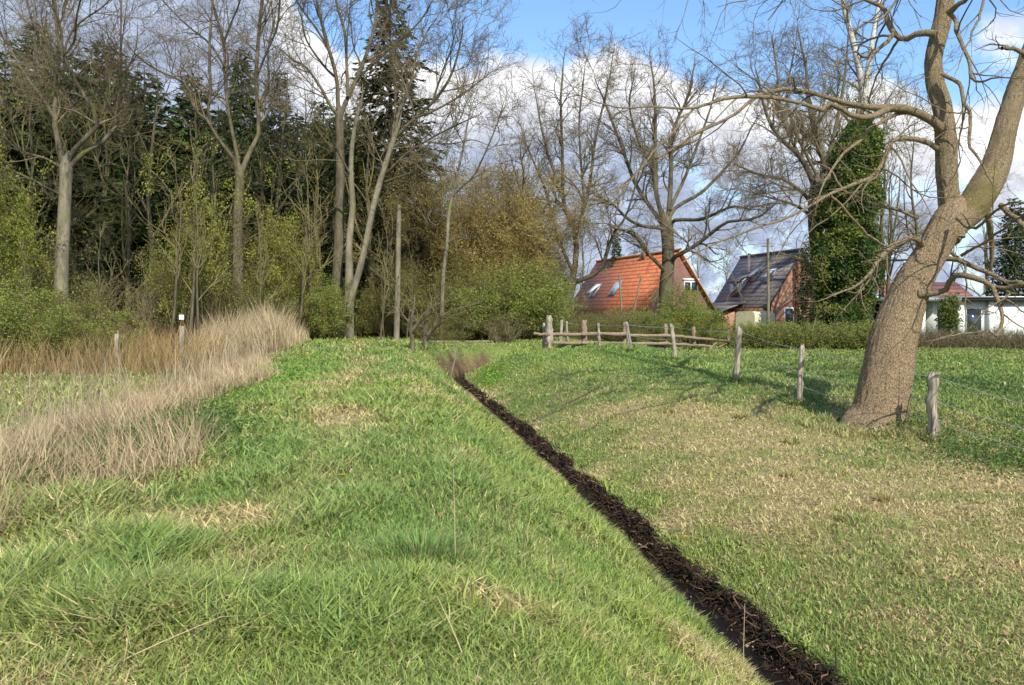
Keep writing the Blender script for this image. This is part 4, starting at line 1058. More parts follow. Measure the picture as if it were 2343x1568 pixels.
def fringe():
    """grass hanging over both lips of the ditch"""
    n = 26000; Y = 3.2*(31/3.2)**rng.random(n); sd = rng.random(n) < .6
    e = .05*(fbm(Y, Y*0, .4, 95, 3)-.5)*2
    d0 = np.where(sd, -.24-.10*rng.random(n)-.22*(fbm(Y, Y*0, .8, 35, 3)-.35), .02+hw(Y)+.08*rng.random(n)+e*.5); X = XD(Y)+d0
    dry, n1, n2, n3 = zones(X, Y); c, isd = gcol(dry, n1, n2, n)
    az = np.where(sd, 0, np.pi)+rng.normal(size=n)*.8
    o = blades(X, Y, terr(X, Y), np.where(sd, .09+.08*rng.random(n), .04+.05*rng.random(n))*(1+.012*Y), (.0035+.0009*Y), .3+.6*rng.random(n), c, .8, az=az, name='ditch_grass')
    tag(o, 'grass blades hanging over the two lips of the ditch', 'grass', kind='stuff')
fringe()
def ditch_water():
    ys = np.arange(2.0, 9, .25); x = XD(ys); w = .08+.09*(vn(ys, ys*0, 1.1, 3)-.3); z = np.full(len(ys), .036)
    V = np.concatenate([np.stack([x-w-.05, ys, z], -1), np.stack([x+w-.02, ys, z], -1)]); n = len(ys); i = np.arange(n-1)
    m, nt, out = newmat('ditch_water'); p = N(nt, 'ShaderNodeBsdfPrincipled'); p.inputs['Base Color'].default_value = (.012, .008, .005, 1); p.inputs['Roughness'].default_value = .5; p.inputs['Specular IOR Level'].default_value = .12
    no = N(nt, 'ShaderNodeTexNoise'); no.inputs['Scale'].default_value = 30; tc = N(nt, 'ShaderNodeTexCoord'); nt.links.new(tc.outputs['Object'], no.inputs['Vector'])
    b = N(nt, 'ShaderNodeBump'); b.inputs['Strength'].default_value = .25; b.inputs['Distance'].default_value = .01; nt.links.new(no.outputs[0], b.inputs['Height']); nt.links.new(b.outputs[0], p.inputs['Normal']); nt.links.new(p.outputs[0], out.inputs[0])
    tag(mesh_np('water', V, [np.stack([i, i+n, i+n+1, i+1], -1)], m, smooth=True), kind='structure')
ditch_water()
def verge():
    """longer grass standing round the oak, the posts and the trunks"""
    Xs, Ys, Hs = [], [], []
    def ring(x, y, r, n, h):
        a = rng.random(n)*6.283; rr = r*(1+.45*rng.random(n)**2); Xs.append(x+rr*np.cos(a)); Ys.append(y+rr*np.sin(a)*.9); Hs.append(h*(.4+.9*rng.random(n)))
    ring(6.83, 15.35, .72, 2600, .17); ring(6.83, 15.3, .95, 1500, .2)
    for px, Y in ((2135, 14.1), (1829, 17.4), (1685, 20.8), (1545, 27), (1443, 31)): ring((px-1171.5)/F*Y, Y, .10, 260, .2)
    for _ in range(46):   # scattered tussocks on both banks
        Y = 4+20*random.random()**1.3; u = random.choice([random.uniform(-5.8, -.9), random.uniform(1.2, 7)]); ring(u+float(XD(Y)), Y, .05+.07*random.random(), 130, .10+.08*random.random())
    X = np.concatenate(Xs); Y = np.concatenate(Ys); H = np.concatenate(Hs); n = len(X)
    dry, n1, n2, n3 = zones(X, Y); c, isd = gcol(dry*.8, n1*.6, n2, n)
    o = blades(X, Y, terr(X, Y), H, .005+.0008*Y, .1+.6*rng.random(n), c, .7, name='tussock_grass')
    tag(o, 'longer tussocky grass around the foot of the oak and the posts and scattered on the banks', 'grass', kind='stuff')
verge()
# single dry stalks
def stalk(px, py, Y, h, lean, az, label):
    p = PX(px, py, Y); z = T(p[0], Y); k = 6
    P = np.zeros((1, k, 3)); 
    for j in range(k):
        s = j/(k-1); P[0, j] = (math.cos(az)*math.sin(lean)*h*s*(1+.2*s), math.sin(az)*math.sin(lean)*h*s, h*s*math.cos(lean))
    V, q = tubes(P, np.linspace(.0045, .002, k)[None], 4)
    o = mesh_np('dry_stalk', V, [q], M_dry, cols=np.tile((.52, .42, .25), (len(V), 1)), smooth=True); o.location = (p[0], Y, z)
    tag(o, label, 'dry stalk', 'single dry stalks in the grass')
stalk(1042, 1270, 5.3, .62, .05, 2, 'upright dry stalk before the broad grass tuft in the middle of the bank')
stalk(1700, 1500, 6.2, .55, .06, 1, 'thin upright dry stalk standing in the dark ditch')
stalk(1695, 1365, 6.9, .4, 1.2, .2, 'pale dry stalk lying across the edge of the right bank')
stalk(185, 1560, 3.6, .55, 1.25, .6, 'long straw lying slanted in the bottom left corner')
stalk(1068, 1490, 3.9, .35, .7, 2.2, 'leaning straw near the middle of the lower edge')
def dandelion(px, py, h, label):
    x, y = G(px, py, h); z = T(x, y); e = empty('dandelion', (x, y, z)); tag(e, label, 'dandelion', 'yellow dandelions in the grass')
    P = np.array([[(0, 0, 0), (.003, 0, .04), (.004, .002, .085)]]); V, q = tubes(P, np.full((1, 3), .003), 5); g = Geo(); g.add(V, q, np.array([.12, .2, .05])); g.build('stem', M_leaf, e)
    pts = []; n = 40; a = np.arange(n)*2.4; r = .022*np.sqrt(np.arange(n)/n)
    V = np.zeros((n, 4, 3)); c = np.cos(a); s = np.sin(a)
    for j, (rr, zz, w) in enumerate([(.0, .085, 0), (.6, .092, .004), (1, .09, 0), (.6, .092, -.004)]):
        R_ = (r+.008)*rr if rr else r*0
        V[:, j] = np.stack([c*R_*1.2-s*w, s*R_*1.2+c*w, zz+(.022-r)*.3], -1)
    mesh_np('flower', V.reshape(-1, 3), [np.arange(n*4).reshape(n, 4)], M_leaf, e, cols=np.tile((.8, .62, .03), (n*4, 1)))
for px, py, h, lb in [(1155, 954, 2.75, 'yellow dandelion on the right bank close to the ditch, farthest away'), (1454, 1033, 2.45, 'yellow dandelion alone in the middle of the right bank'),
                  (1569, 1251, 2.7, 'yellow dandelion at the right edge of the dark ditch, largest of all'), (785, 1124, 1.7, 'yellow dandelion on the left bank near the dry patches'), (1270, 1150, 2.3, 'yellow dandelion on the left bank at the rim of the ditch')]:
    dandelion(px, py, h, lb)
# ---------------------------------------------------------------- solid modelling helper
class MB:
    def __init__(s): s.V = []; s.F4 = []; s.F3 = []; s.n = 0
    def pts(s, P): s.V += [tuple(map(float, p)) for p in P]; i = s.n; s.n += len(P); return i
    def quad(s, a, b, c, d): i = s.pts([a, b, c, d]); s.F4.append((i, i+1, i+2, i+3)); return s
    def tri(s, a, b, c): i = s.pts([a, b, c]); s.F3.append((i, i+1, i+2)); return s
    def hexa(s, P):
        i = s.pts(P)
        for f in ((0, 3, 2, 1), (4, 5, 6, 7), (0, 1, 5, 4), (1, 2, 6, 5), (2, 3, 7, 6), (3, 0, 4, 7)): s.F4.append(tuple(i+j for j in f))
        return s
    def box(s, x0, x1, y0, y1, z0, z1): return s.hexa([(x0, y0, z0), (x1, y0, z0), (x1, y1, z0), (x0, y1, z0), (x0, y0, z1), (x1, y0, z1), (x1, y1, z1), (x0, y1, z1)])
    def slab(s, a, b, c, d, t):
        """thick sheet: four corners and a thickness vector"""
        t = np.array(t, float); return s.hexa([a, b, c, d]+[tuple(np.array(p)+t) for p in (a, b, c, d)])
    def build(s, name, mat, parent=None, bevel=0):
        fs = []
        if s.F4: fs.append(np.array(s.F4))
        if s.F3: fs.append(np.array(s.F3))
        o = mesh_np(name, np.array(s.V), fs, mat, parent)
        if bevel: m = o.modifiers.new('b', 'BEVEL'); m.width = bevel; m.segments = 3; m.limit_method = 'ANGLE'
        return o
M_glass = plain('window_glass', (.03, .04, .05), .06, var=.05, spec=1.0)
M_white = plain('white_render', (.78, .78, .76), .8, var=.05, scale=2)
M_whitef = plain('white_frame', (.78, .78, .78), .5, var=.03)
M_dark = plain('dark_timber', (.035, .03, .027), .8)
M_zinc = plain('zinc', (.34, .35, .37), .45, .5)
M_steel = plain('steel_flue', (.65, .66, .68), .25, .9)
M_brick = brick_mat('orange_brick', (.52, .22, .12), (.42, .16, .085), (.38, .30, .24))
M_brickr = brick_mat('red_brick', (.30, .12, .085), (.22, .085, .06), (.28, .22, .19))
M_roofr = roof_mat('red_roof_tiles', (.38, .10, .035), (.64, .20, .065), .36)
M_roofd = roof_mat('dull_red_tiles', (.24, .09, .065), (.36, .15, .11))
M_roofg = roof_mat('grey_roof_tiles', (.15, .128, .115), (.25, .218, .20), .36)
M_verge = plain('orange_verge_tile', (.58, .25, .07), .7)

# local frame of a gabled house: x along the ridge (0 = gable that faces us), y across, z up
def gabled(name, label, R0, Lpt, D, zr, ze, wallm, roofm, vergem, over=.45):
    ang = math.atan2(Lpt[1]-R0[1], Lpt[0]-R0[0]); L = math.hypot(Lpt[0]-R0[0], Lpt[1]-R0[1])
    z0 = T(R0[0], R0[1]); e = empty(name, (R0[0], R0[1], z0), ang); tag(e, label, 'house')
    zr -= z0; ze -= z0; sl = (zr-ze)/D
    w = MB(); d = D-.25; zt = zr-.16-(.25)*sl*0
    zw = zr-.14-d*sl
    w.box(.3, L-.3, -d, d, -.3, zw)
    for x in (.3, L-.3): w.tri((x, -d, zw), (x, d, zw), (x, 0, zr-.14))
    w.build('wall', wallm, e)
    rm = MB()
    zo = ze-.0
    for s in (1, -1):
        yo = s*(D+over*.4); zo = zr-(D+over*.4)*sl
        rm.slab((0, 0, zr), (L, 0, zr), (L, yo, zo), (0, yo, zo), (0, 0, .10))
    r = rm.build('roof', roofm, e)
    rt = MB(); P = np.array([[(-.05, 0, zr+.12), (L/2, 0, zr+.12), (L+.05, 0, zr+.12)]]); V, q = tubes(P, np.full((1, 3), .13), 8); g = Geo(); g.add(V, q); g.build('ridge_tiles', vergem, r)
    for s in (1, -1):
        v = MB(); yo = s*(D+over*.4+.02); zo = zr-abs(yo)*sl
        v.slab((-.09, 0, zr-.03), (-.012, 0, zr-.03), (-.012, yo, zo-.03), (-.09, yo, zo-.03), (0, 0, .17)); v.build('verge', vergem if wallm is M_brickr else M_dark, r)
    return e, r, L, D, zr, sl
def on_roof(side, D, zr, sl, x, yy, up=.0):
    """point on a roof slope; yy = distance from the ridge"""
    n = np.array([0, side*sl, 1.0]); n /= np.linalg.norm(n)
    return np.array([x, side*yy, zr-yy*sl+.10*1.0])+n*up
def skylight(r, side, D, zr, sl, x0, x1, y0, y1, open_=False, fm=None):
    f = MB(); A = [on_roof(side, D, zr, sl, x, y, .01) for x, y in ((x0, y0), (x1, y0), (x1, y1), (x0, y1))]
    n = np.array([0, side*sl, 1.0]); n /= np.linalg.norm(n); f.slab(*A, n*.09)
    o = f.build('skylight', fm or M_zinc, r)
    g = MB(); m = .09
    B = [on_roof(side, D, zr, sl, x, y, .115) for x, y in ((x0+m, y0+m), (x1-m, y0+m), (x1-m, y1-m), (x0+m, y1-m))]
    if open_:
        B[2] = B[2]+n*.45; B[3] = B[3]+n*.45
        g.slab(*B, n*.04); g.build('sash', M_whitef, o)
    else:
        g.slab(*B, n*.01); g.build('pane', plain('sky_glass', (.35, .42, .5), .08, spec=1), o)
    return o
# the slope that looks at us is the local +y or -y side
e, r, L, D, zr, sl = gabled('red_roofed_house', 'brick house with a steep orange red tiled roof and skylights behind the bushes', (14.9, 72.0), (9.4, 90.0), 3.3, 7.95, 2.95, M_brickr, M_roofr, M_verge)
def sideof(e):  # which local y faces the camera-left
    return 1
S = sideof(e)
skylight(r, S, D, zr, sl, 13.3, 14.7, 1.75, 2.65, True); skylight(r, S, D, zr, sl, 8.4, 9.8, 1.65, 2.6)
g = MB(); g.box(-.02+.26, .30-.005, -1.9, -.5, zr-3.6, zr-2.6); wdw = g.build('window', M_whitef, e)
g = MB(); g.box(.225, .238, -1.8, -1.25, zr-3.5, zr-2.75); g.box(.225, .238, -1.15, -.6, zr-3.5, zr-2.75); g.build('pane', M_glass, wdw)
g = MB(); g.box(.18, .29, -2.0, -.4, zr-2.58, zr-2.42); g.build('shutter_box', M_whitef, e)
g = MB(); g.box(.18, .29, -2.6, -.6, .9, 2.1); w2 = g.build('window', M_whitef, e)
g = MB(); g.box(.165, .175, -2.5, -.7, 1.0, 1.95); g.build('pane', M_glass, w2)
g = MB(); g.box(6.4, 7.1, -.35, .35, zr-.6, zr+.35); g.build('chimney', M_brickr, r)
print('red house side', e.rotation_euler.z)

e, r, L, D, zr, sl = gabled('grey_roofed_house', 'orange brick house with a steep dark grey tiled roof, a dormer and a steel flue', (24.75, 69.4), (22.5, 80.0), 2.95, 7.8, 3.2, M_brick, M_roofg, M_roofg, over=.5)
skylight(r, 1, D, zr, sl, 2.2, 3.2, .95, 1.75, True); skylight(r, 1, D, zr, sl, 5.0, 6.0, .85, 1.65, True)
g = Geo(); pth = np.array([[(7.2, 1.05, zr-1.75), (7.2, 1.05, zr-.3), (7.2, 1.05, zr+.15)]]); V, q = tubes(pth, np.full((1, 3), .12), 12); g.add(V, q)
V, q = tubes(np.array([[(7.2, 1.05, zr+.13), (7.2, 1.05, zr+.17), (7.2, 1.05, zr+.24)]]), np.array([[.2, .2, .03]]), 12); g.add(V, q); g.build('flue', M_steel, r)
# shed dormer with a dark window
g = MB(); yo = 2.55
g.hexa([(6.4, 1.2, zr-1.2*sl+.1), (8.2, 1.2, zr-1.2*sl+.1), (8.2, yo, zr-yo*sl-.02), (6.4, yo, zr-yo*sl-.02), (6.4, 1.2, zr-1.2*sl+.3), (8.2, 1.2, zr-1.2*sl+.3), (8.2, yo, zr-1.2*sl-.65), (6.4, yo, zr-1.2*sl-.65)])
dm = g.build('dormer', M_zinc, r)
g = MB(); g.box(6.55, 8.05, yo-.01+.02, yo+.03, zr-yo*sl+.1, zr-1.2*sl-.8); g.build('window', M_glass, dm)
g = MB(); g.slab((6.2, 1.0, zr-1.0*sl+.12), (8.4, 1.0, zr-1.0*sl+.12), (8.4, yo+.2, zr-1.2*sl-.66), (6.2, yo+.2, zr-1.2*sl-.66), (0, 0, .08)); g.build('dormer_roof', M_roofg, dm)
# flat pitched porch roof below
g = MB(); ze_ = zr-D*sl; g.slab((4.4, D-.1, ze_+.18), (L, D-.1, ze_+.18), (L, D+2.6, ze_-.75), (4.4, D+2.6, ze_-.75), (0, 0, .1)); g.build('porch_roof', M_roofg, e)
g = MB(); g.box(5.0, L-.4, D+.1, D+2.0, -.3, ze_-.62); g.build('porch', M_brick, e)
g = MB(); g.box(.275, .295, -1.9, -1.2, zr-4.1, zr-2.7); w3 = g.build('window', M_whitef, e)
g = MB(); g.box(.262, .272, -1.82, -1.28, zr-4.0, zr-2.8); g.build('pane', M_glass, w3)
g = MB(); g.box(.275, .295, .6, 1.5, 1.0, 2.3); w3 = g.build('window', M_whitef, e)
g = MB(); g.box(.262, .272, .68, 1.42, 1.08, 2.22); g.build('pane', M_glass, w3)
g = MB(); g.box(.05, .275, -3.9, -2.95, -.3, 2.7); g.build('side_wall', M_brick, e)

def simple_house(name, label, x0, x1, y0, y1, ze, zr, wm, rm, cat='house'):
    z0 = T((x0+x1)/2, y0); e = empty(name, ((x0+x1)/2, (y0+y1)/2, z0)); tag(e, label, cat); a = (x1-x0)/2; b = (y1-y0)/2; ze -= z0; zr -= z0
    g = MB(); g.box(-a, a, -b, b, -.3, ze); g.tri((-a, -b, ze), (-a, b, ze), (-a, 0, zr-.1)); g.tri((a, b, ze), (a, -b, ze), (a, 0, zr-.1)); g.build('wall', wm, e)
    g = MB(); k = (zr-ze)/b
    for s in (1, -1): g.slab((-a-.3, 0, zr), (a+.3, 0, zr), (a+.3, s*(b+.4), ze-.4*k), (-a-.3, s*(b+.4), ze-.4*k), (0, 0, .1))
    r = g.build('roof', rm, e); return e, r, a, b, ze, zr
e, r, a, b, ze, zr = simple_house('red_roofed_outbuilding', 'small building with a bright red tiled roof and one skylight, left of the oak trunk', 30.9, 34.4, 70, 77, 3.0, 5.1, M_brick, M_roofr, 'outbuilding')
k = (zr-ze)/b; g = MB(); n = np.array([0, -k, 1]); n /= np.linalg.norm(n)
Q = [np.array([x, -y, zr-y*k+.1]) for x, y in ((-.9, 1.4), (-.3, 1.4), (-.3, 2.5), (-.9, 2.5))]; g.slab(*[q+n*.01 for q in Q], n*.07); g.build('skylight', M_zinc, r)
simple_house('dull_roofed_house', 'house with a faded brownish red roof showing above the white bungalow', 36.6, 41.2, 72, 80, 3.4, 5.2, M_brickr, M_roofd)
# carport
e = empty('carport', (28.2, 60, T(28, 60))); tag(e, 'dark open carport with a grey flat roof edge left of the oak trunk', 'carport')
g = MB(); g.box(-2.3, 3.6, -2.5, 3, 2.72, 2.98); g.build('roof', M_zinc, e)
g = MB(); g.box(-2.2, 3.5, 2.7, 2.9, -.3, 2.715); g.box(-2.2, -2.05, -.5, 2.695, -.3, 2.71); g.build('wall', M_dark, e)
for x in (-2.1, .6, 3.3): g = MB(); g.box(x, x+.12, -2.3, -2.18, -.3, 2.71); g.build('post', M_dark, e)
e = empty('garden_gate', (25.9, 56.5, T(26, 56.5))); tag(e, 'pale slatted garden gate in front of the dark carport', 'gate')
g = MB()
for i in range(9): g.box(-.62+.14*i, -.53+.14*i, 0, .03, .05, 1.25+.12*math.sin(i*.39))
g.build('slats', M_whitef, e); g = MB(); g.box(-.65, .65, .032, .07, .3, .38); g.box(-.65, .65, .032, .07, .95, 1.03); g.build('rails', M_whitef, e)
# white bungalow
e = empty('bungalow', (34.5, 58, T(34, 58))); tag(e, 'flat roofed white bungalow with dark fascia at the right edge behind the brown hedge', 'bungalow')
g = MB(); g.box(-4.2, 11, .5, 9, -.3, 2.75); g.build('wall', M_white, e)
g = MB(); g.box(-5.6, 11.6, -.2, 9.5, 2.76, 2.98); rf = g.build('roof', M_dark, e)
g = MB(); g.box(-5.7, 11.7, -.28, 9.6, 2.985, 3.09); g.build('roof_edge', M_zinc, rf)
for x, w in ((-5.3, .35), (-2.6, .42), (-.4, .32), (2.9, .55)):
    g = MB(); g.box(x, x+w, .12, .497, -.3, 2.755); g.build('pillar', M_white, e)
for x0, x1 in ((-4.0, -2.9), (-1.9, -.7), (4.2, 5.3)):
    g = MB(); g.box(x0, x1, .46, .498, .2, 2.3); w = g.build('window', M_whitef, e)
    g = MB(); g.box(x0+.08, x1-.08, 1.14-.7, 1.158-.7, .3, 2.2); g.build('pane', M_glass, w)
g = MB(); g.box(-.05, 2.85, .25, .495, -.3, 2.4); g.build('screen_wall', M_white, e)
# cream trailer
x, y = (1728-1171.5)/F*54, 54; e = empty('box_trailer', (x, y, T(x, y)), math.radians(38)); tag(e, 'cream box trailer with a rounded roof parked behind the green hedge', 'trailer')
M_cream = plain('cream_paint', (.72, .66, .42), .45, var=.04, scale=2)
g = MB(); prof = [(-.75, .45), (.75, .45), (.75, 1.75)]+[(.75-.28*(1-math.cos(t)), 1.75+.28*math.sin(t)) for t in np.linspace(.3, 1.57, 5)]+[(-.75+.28*(1-math.cos(t)), 1.75+.28*math.sin(t)) for t in np.linspace(1.57, .3, 5)]+[(-.75, 1.75)]
k = len(prof)
for i in range(k):
    a, b = prof[i], prof[(i+1) % k]; g.quad((-1.1, a[0], a[1]), (1.1, a[0], a[1]), (1.1, b[0], b[1]), (-1.1, b[0], b[1]))
for x_ in (-1.1, 1.1):
    for i in range(1, k-1): g.tri((x_, *prof[0]), (x_, *prof[i]), (x_, *prof[i+1]))
g.build('body', M_cream, e)
for s in (1, -1):
    gg = Geo(); V, q = tubes(np.array([[(0, s*.80-.09, .33), (0, s*.80, .33), (0, s*.80+.09, .33)]]), np.full((1, 3), .31), 20); gg.add(V, q); V, q = tubes(np.array([[(0, s*.8-.092, .33), (0, s*.8+.092, .33)]])[:, [0, 1, 1]], np.array([[.30, .28, .001]]), 20); gg.add(V, q); gg.build('wheel', M_dark, e)
g = MB(); g.box(1.105, 2.3, -.05, .05, .5, .58); g.build('drawbar', M_zinc, e)
# utility pole
def pole(px, pyt, Y, r, name, label, cat, mat):
    x = (px-1171.5)/F*Y; z = T(x, Y); e = empty(name, (x, Y, z)); tag(e, label, cat); h = EYE-(pyt-705)/F*Y-z
    g = Geo(); V, q = tubes(resample(np.array([(0, 0, -.2), (.03, 0, h*.5), (0, 0, h)]), 8)[None], np.linspace(r, r*.75, 8)[None], 10); g.add(V, q); V, q = tubes(np.array([[(0, 0, h-.002), (0, 0, h), (0, 0, h+.01)]]), np.array([[r*.75, r*.7, .001]]), 10); g.add(V, q); g.build('shaft', mat, e)
    return e, h
e, h = pole(1757, 546, 50, .10, 'utility_pole', 'mossy grey wooden pole standing in front of the grey roof', 'pole', M_barkg)
g = MB(); g.box(-.35, .35, -.03, .03, h-.5, h-.42); g.build('crossarm', M_wood, e)
pole(1432, 628, 49, .07, 'garden_pole', 'left of two mossy poles leaning together before the red roof', 'pole', M_barkg)[0].rotation_euler = (0, .22, 0)
pole(1425, 630, 49.3, .07, 'garden_pole', 'right of two mossy poles leaning together before the red roof', 'pole', M_barkg)[0].rotation_euler = (0, -.05, 0)
# small white sign on a post
x = (417-1171.5)/F*33; z = T(x, 33); e = empty('marker_post', (x, 33, z)); tag(e, 'small square white sign on a grey post among the dry reeds', 'marker post')
g = MB(); g.box(-.09, .09, -.06, .06, -.2, 1.55); g.build('post', M_wood, e, .01); hz = EYE-(715-705)/F*33-z
g = MB(); g.box(-.10, .10, -.085, -.065, hz-.30, hz-.10+.0); s_ = g.build('plate', M_whitef, e, .006)
x = (268-1171.5)/F*30; z = T(x, 30); g = MB(); g.hexa([(-.09, -.09, -.3), (.09, -.09, -.3), (.09, .09, -.3), (-.09, .09, -.3), (-.07, -.07, 1.35), (.08, -.07, 1.38), (.08, .08, 1.33), (-.07, .08, 1.3)])
o = g.build('old_post', M_wood, None, .01); o.location = (x, 30, z); tag(o, 'weathered square post alone in the reeds left of the white sign', 'post')
# dark car half hidden behind the end of the bank
x, y = (806-1171.5)/F*49, 50.5; e = empty('parked_car', (x, y, T(x, y)-.05), math.radians(-60)); tag(e, 'dark parked car mostly hidden by reeds and trunks at the end of the grassy bank', 'car')
M_car = plain('dark_paint', (.02, .023, .028), .2, .3, var=.05, spec=.8)
g = MB()
sec = [(-2.0, .55, .85, .80), (-1.9, .3, .95, .84), (-1.1, .28, 1.0, .86), (-.4, .28, 1.02, .87), (1.0, .28, 1.02, .87), (1.8, .3, .98, .84), (2.0, .5, .9, .8)]
for (xa, za, zb, wa), (xb, zc, zd, wb) in zip(sec[:-1], sec[1:]): g.hexa([(xa, -wa, za), (xb, -wb, zc), (xb, wb, zc), (xa, wa, za), (xa, -wa, zb), (xb, -wb, zd), (xb, wb, zd), (xa, wa, zb)])
g.build('body', M_car, e, .04)
g = MB(); g.hexa([(-1.15, -.8, 1.0), (1.75, -.8, 1.0), (1.75, .8, 1.0), (-1.15, .8, 1.0), (-.45, -.62, 1.45), (1.35, -.62, 1.45), (1.35, .62, 1.45), (-.45, .62, 1.45)]); g.build('windows', M_glass, e, .05)
for xx in (-1.3, 1.3):
    for s in (-1, 1):
        gg = Geo(); V, q = tubes(np.array([[(xx, s*.80-.1, .31), (xx, s*.80, .31), (xx, s*.8+.1, .31)]]), np.full((1, 3), .31), 18); gg.add(V, q)
        V, q = tubes(np.array([[(xx, s*.90, .31), (xx, s*.905, .31), (xx, s*.91, .31)]]), np.array([[.3, .2, .001]]), 18); gg.add(V, q); gg.build('wheel', M_dark, e)
M_or = plain('orange_lens', (.9, .22, .02), .2); M_cl = plain('clear_lens', (.8, .82, .85), .1, spec=1)
for s in (-1, 1):
    g = MB(); g.box(-2.02, -1.9, s*.62-.14, s*.62+.14, .68, .84); g.build('headlight', M_cl, e, .02)
    g = MB(); g.box(-2.01, -1.9, s*.80-.035, s*.80+.035, .66, .82); g.build('indicator', M_or, e, .01)

# ---------------------------------------------------------------- fences
def post_mesh(h, w, lean=(0, 0), seed=0, thick=None, wob=.02, name='post', parent=None, loc=(0, 0, 0), mat=None, split=True):
    rs = np.random.default_rng(seed); k = 16; s = 12; zz = np.linspace(-.25, h, k)
    P = np.stack([lean[0]*zz+wob*np.cumsum(rs.normal(size=k))*.5, lean[1]*zz+wob*np.cumsum(rs.normal(size=k))*.4, zz], -1)
    th = np.arange(s)/s*6.283; rad = w*.5*(1+.22*rs.normal(size=s))[None]*(1+.10*rs.normal(size=(k, 1)))*(1+.10*rs.normal(size=(k, s)))*(1.08-.2*np.linspace(0, 1, k))[:, None]
    rad[-1] *= .8
    V = P[:, None, :]+np.stack([rad*np.cos(th)[None], rad*np.sin(th)[None]*(thick or .85), np.zeros((k, s))], -1)
    V[-1, :, 2] += (rs.random(s)-.5)*.12
    idx = np.arange(k*s).reshape(k, s); nx = np.roll(idx, -1, 1)
    q = np.stack([idx[:-1], nx[:-1], nx[1:], idx[1:]], -1).reshape(-1, 4)
    V = np.r_[V.reshape(-1, 3), [P[-1]+[0, 0, -.01]]]; c = len(V)-1
    t = np.stack([idx[-1], nx[-1], np.full(s, c)], -1)
    return mesh_np(name, V+np.array(loc), [q, t], mat or M_wood, parent)
def wire_between(A, B, sag, r, n=14, barbs=True, parent=None, name='wire'):
    A = np.array(A); B = np.array(B); t = np.linspace(0, 1, n); P = A[None]*(1-t[:, None])+B[None]*t[:, None]; P[:, 2] -= sag*4*t*(1-t)
    g = Geo(); V, q = tubes(P[None], np.full((1, n), r), 4); g.add(V, q)
    if barbs:
        L = np.linalg.norm(B-A); m = int(L/.16); tt = (np.arange(m)+.5)/m; C = A[None]*(1-tt[:, None])+B[None]*tt[:, None]; C[:, 2] -= sag*4*tt*(1-tt)
        d = rng.normal(size=(m, 3)); d[:, 1] *= .3; d /= np.linalg.norm(d, axis=1, keepdims=True); Q = np.stack([C-d*.022, C, C+d*.022], 1)
        V, q = tubes(Q, np.full((m, 3), r*.7), 3); g.add(V, q)
    return g.build(name, M_wire, parent)
# barbed wire fence: base px, base py, top py, Y, width px, lean
BW = [(2560, 1230, 1020, 10.6, 26, 0), (2135, 1010, 853, 14.1, 27, .06), (1829, 932, 790, 17.4, 17, .05), (1685, 876, 750, 20.8, 18, .06), (1545, 830, 742, 27, 11, -.12), (1443, 813, 738, 31, 9, -.13), (1372, 799, 740, 34.5, 8, -.05), (1301, 788, 736, 38, 8, -.05), (1282, 789, 732, 40, 7, .05)]
p0 = PX(1685, 876, 20.8); fe = empty('barbed_wire_fence', (p0[0], p0[1], T(p0[0], p0[1]))); tag(fe, 'old barbed wire fence on crooked split posts along the top of the right bank', 'fence'); fo = np.array(fe.location)
plab = {1: 'crooked grey post with a wavy edge right of the oak', 2: 'pale post with a slanted top just left of the oak', 3: 'dark topped rotten post'}
tops = []
for i, (px, pb, pt, Y, wd, ln) in enumerate(BW):
    x = (px-1171.5)/F*Y; z = T(x, Y); h = (pb-pt)/F*Y+ (EYE-(pb-705)/F*Y-z); h = max(.9, h)
    o = post_mesh(h, wd*.85/F*Y, (ln, 0), 40+i, wob=.03 if i == 1 else .012, parent=fe, loc=np.array([x, Y, z])-fo, split=False)
    if i in plab: o['label'] = plab[i]
    tops.append((np.array([x+ln*h*.9, Y, z+h]), h, wd/F*Y, z, ln, x))
for (A, ha, wa, za, la, xa), (B, hb, wb, zb, lb_, xb) in zip(tops[:-1], tops[1:]):
    for fr, br in ((.93, True), (.58, True), (.33, False)):
        a = np.array([xa+la*ha*fr, A[1]-wa*.45, za+ha*fr])-fo; b = np.array([xb+lb_*hb*fr, B[1]-wb*.45, zb+hb*fr])-fo
        r_ = .005 if A[1] < 25 else .008
        w = wire_between(a, b, .05 if fr > .5 else .09, r_, barbs=br and A[1] < 28, parent=fe)
# rail fence
RP = [(1256, 790, 723, 35, 16, 'thick pale split trunk of a post at the left end of the rail fence'), (1243, 790, 740, 35.6, 7, None), (1336, 792, 734, 36.5, 11, None), (1431, 797, 738, 38, 8, None), (1526, 799, 743, 40, 9, None), (1588, 800, 749, 43, 8, None), (1668, 800, 757, 47, 7, None)]
q0 = PX(1431, 797, 38); rf = empty('rail_fence', (q0[0], 38, T(q0[0], 38))); tag(rf, 'weathered wooden fence of split posts with two rails at the end of the paddock', 'fence'); ro = np.array(rf.location)
pp = []
for i, (px, pb, pt, Y, wd, lb) in enumerate(RP):
    x = (px-1171.5)/F*Y; z = T(x, Y); h = EYE-(pt-705)/F*Y-z
    o = post_mesh(h, wd/F*Y, (random.uniform(-.02, .02), 0), 80+i, parent=rf, loc=np.array([x, Y+.14, z])-ro, wob=.008, mat=M_wood if i < 2 else M_woodd)
    if lb: o['label'] = lb
    pp.append((x, Y, z, h))
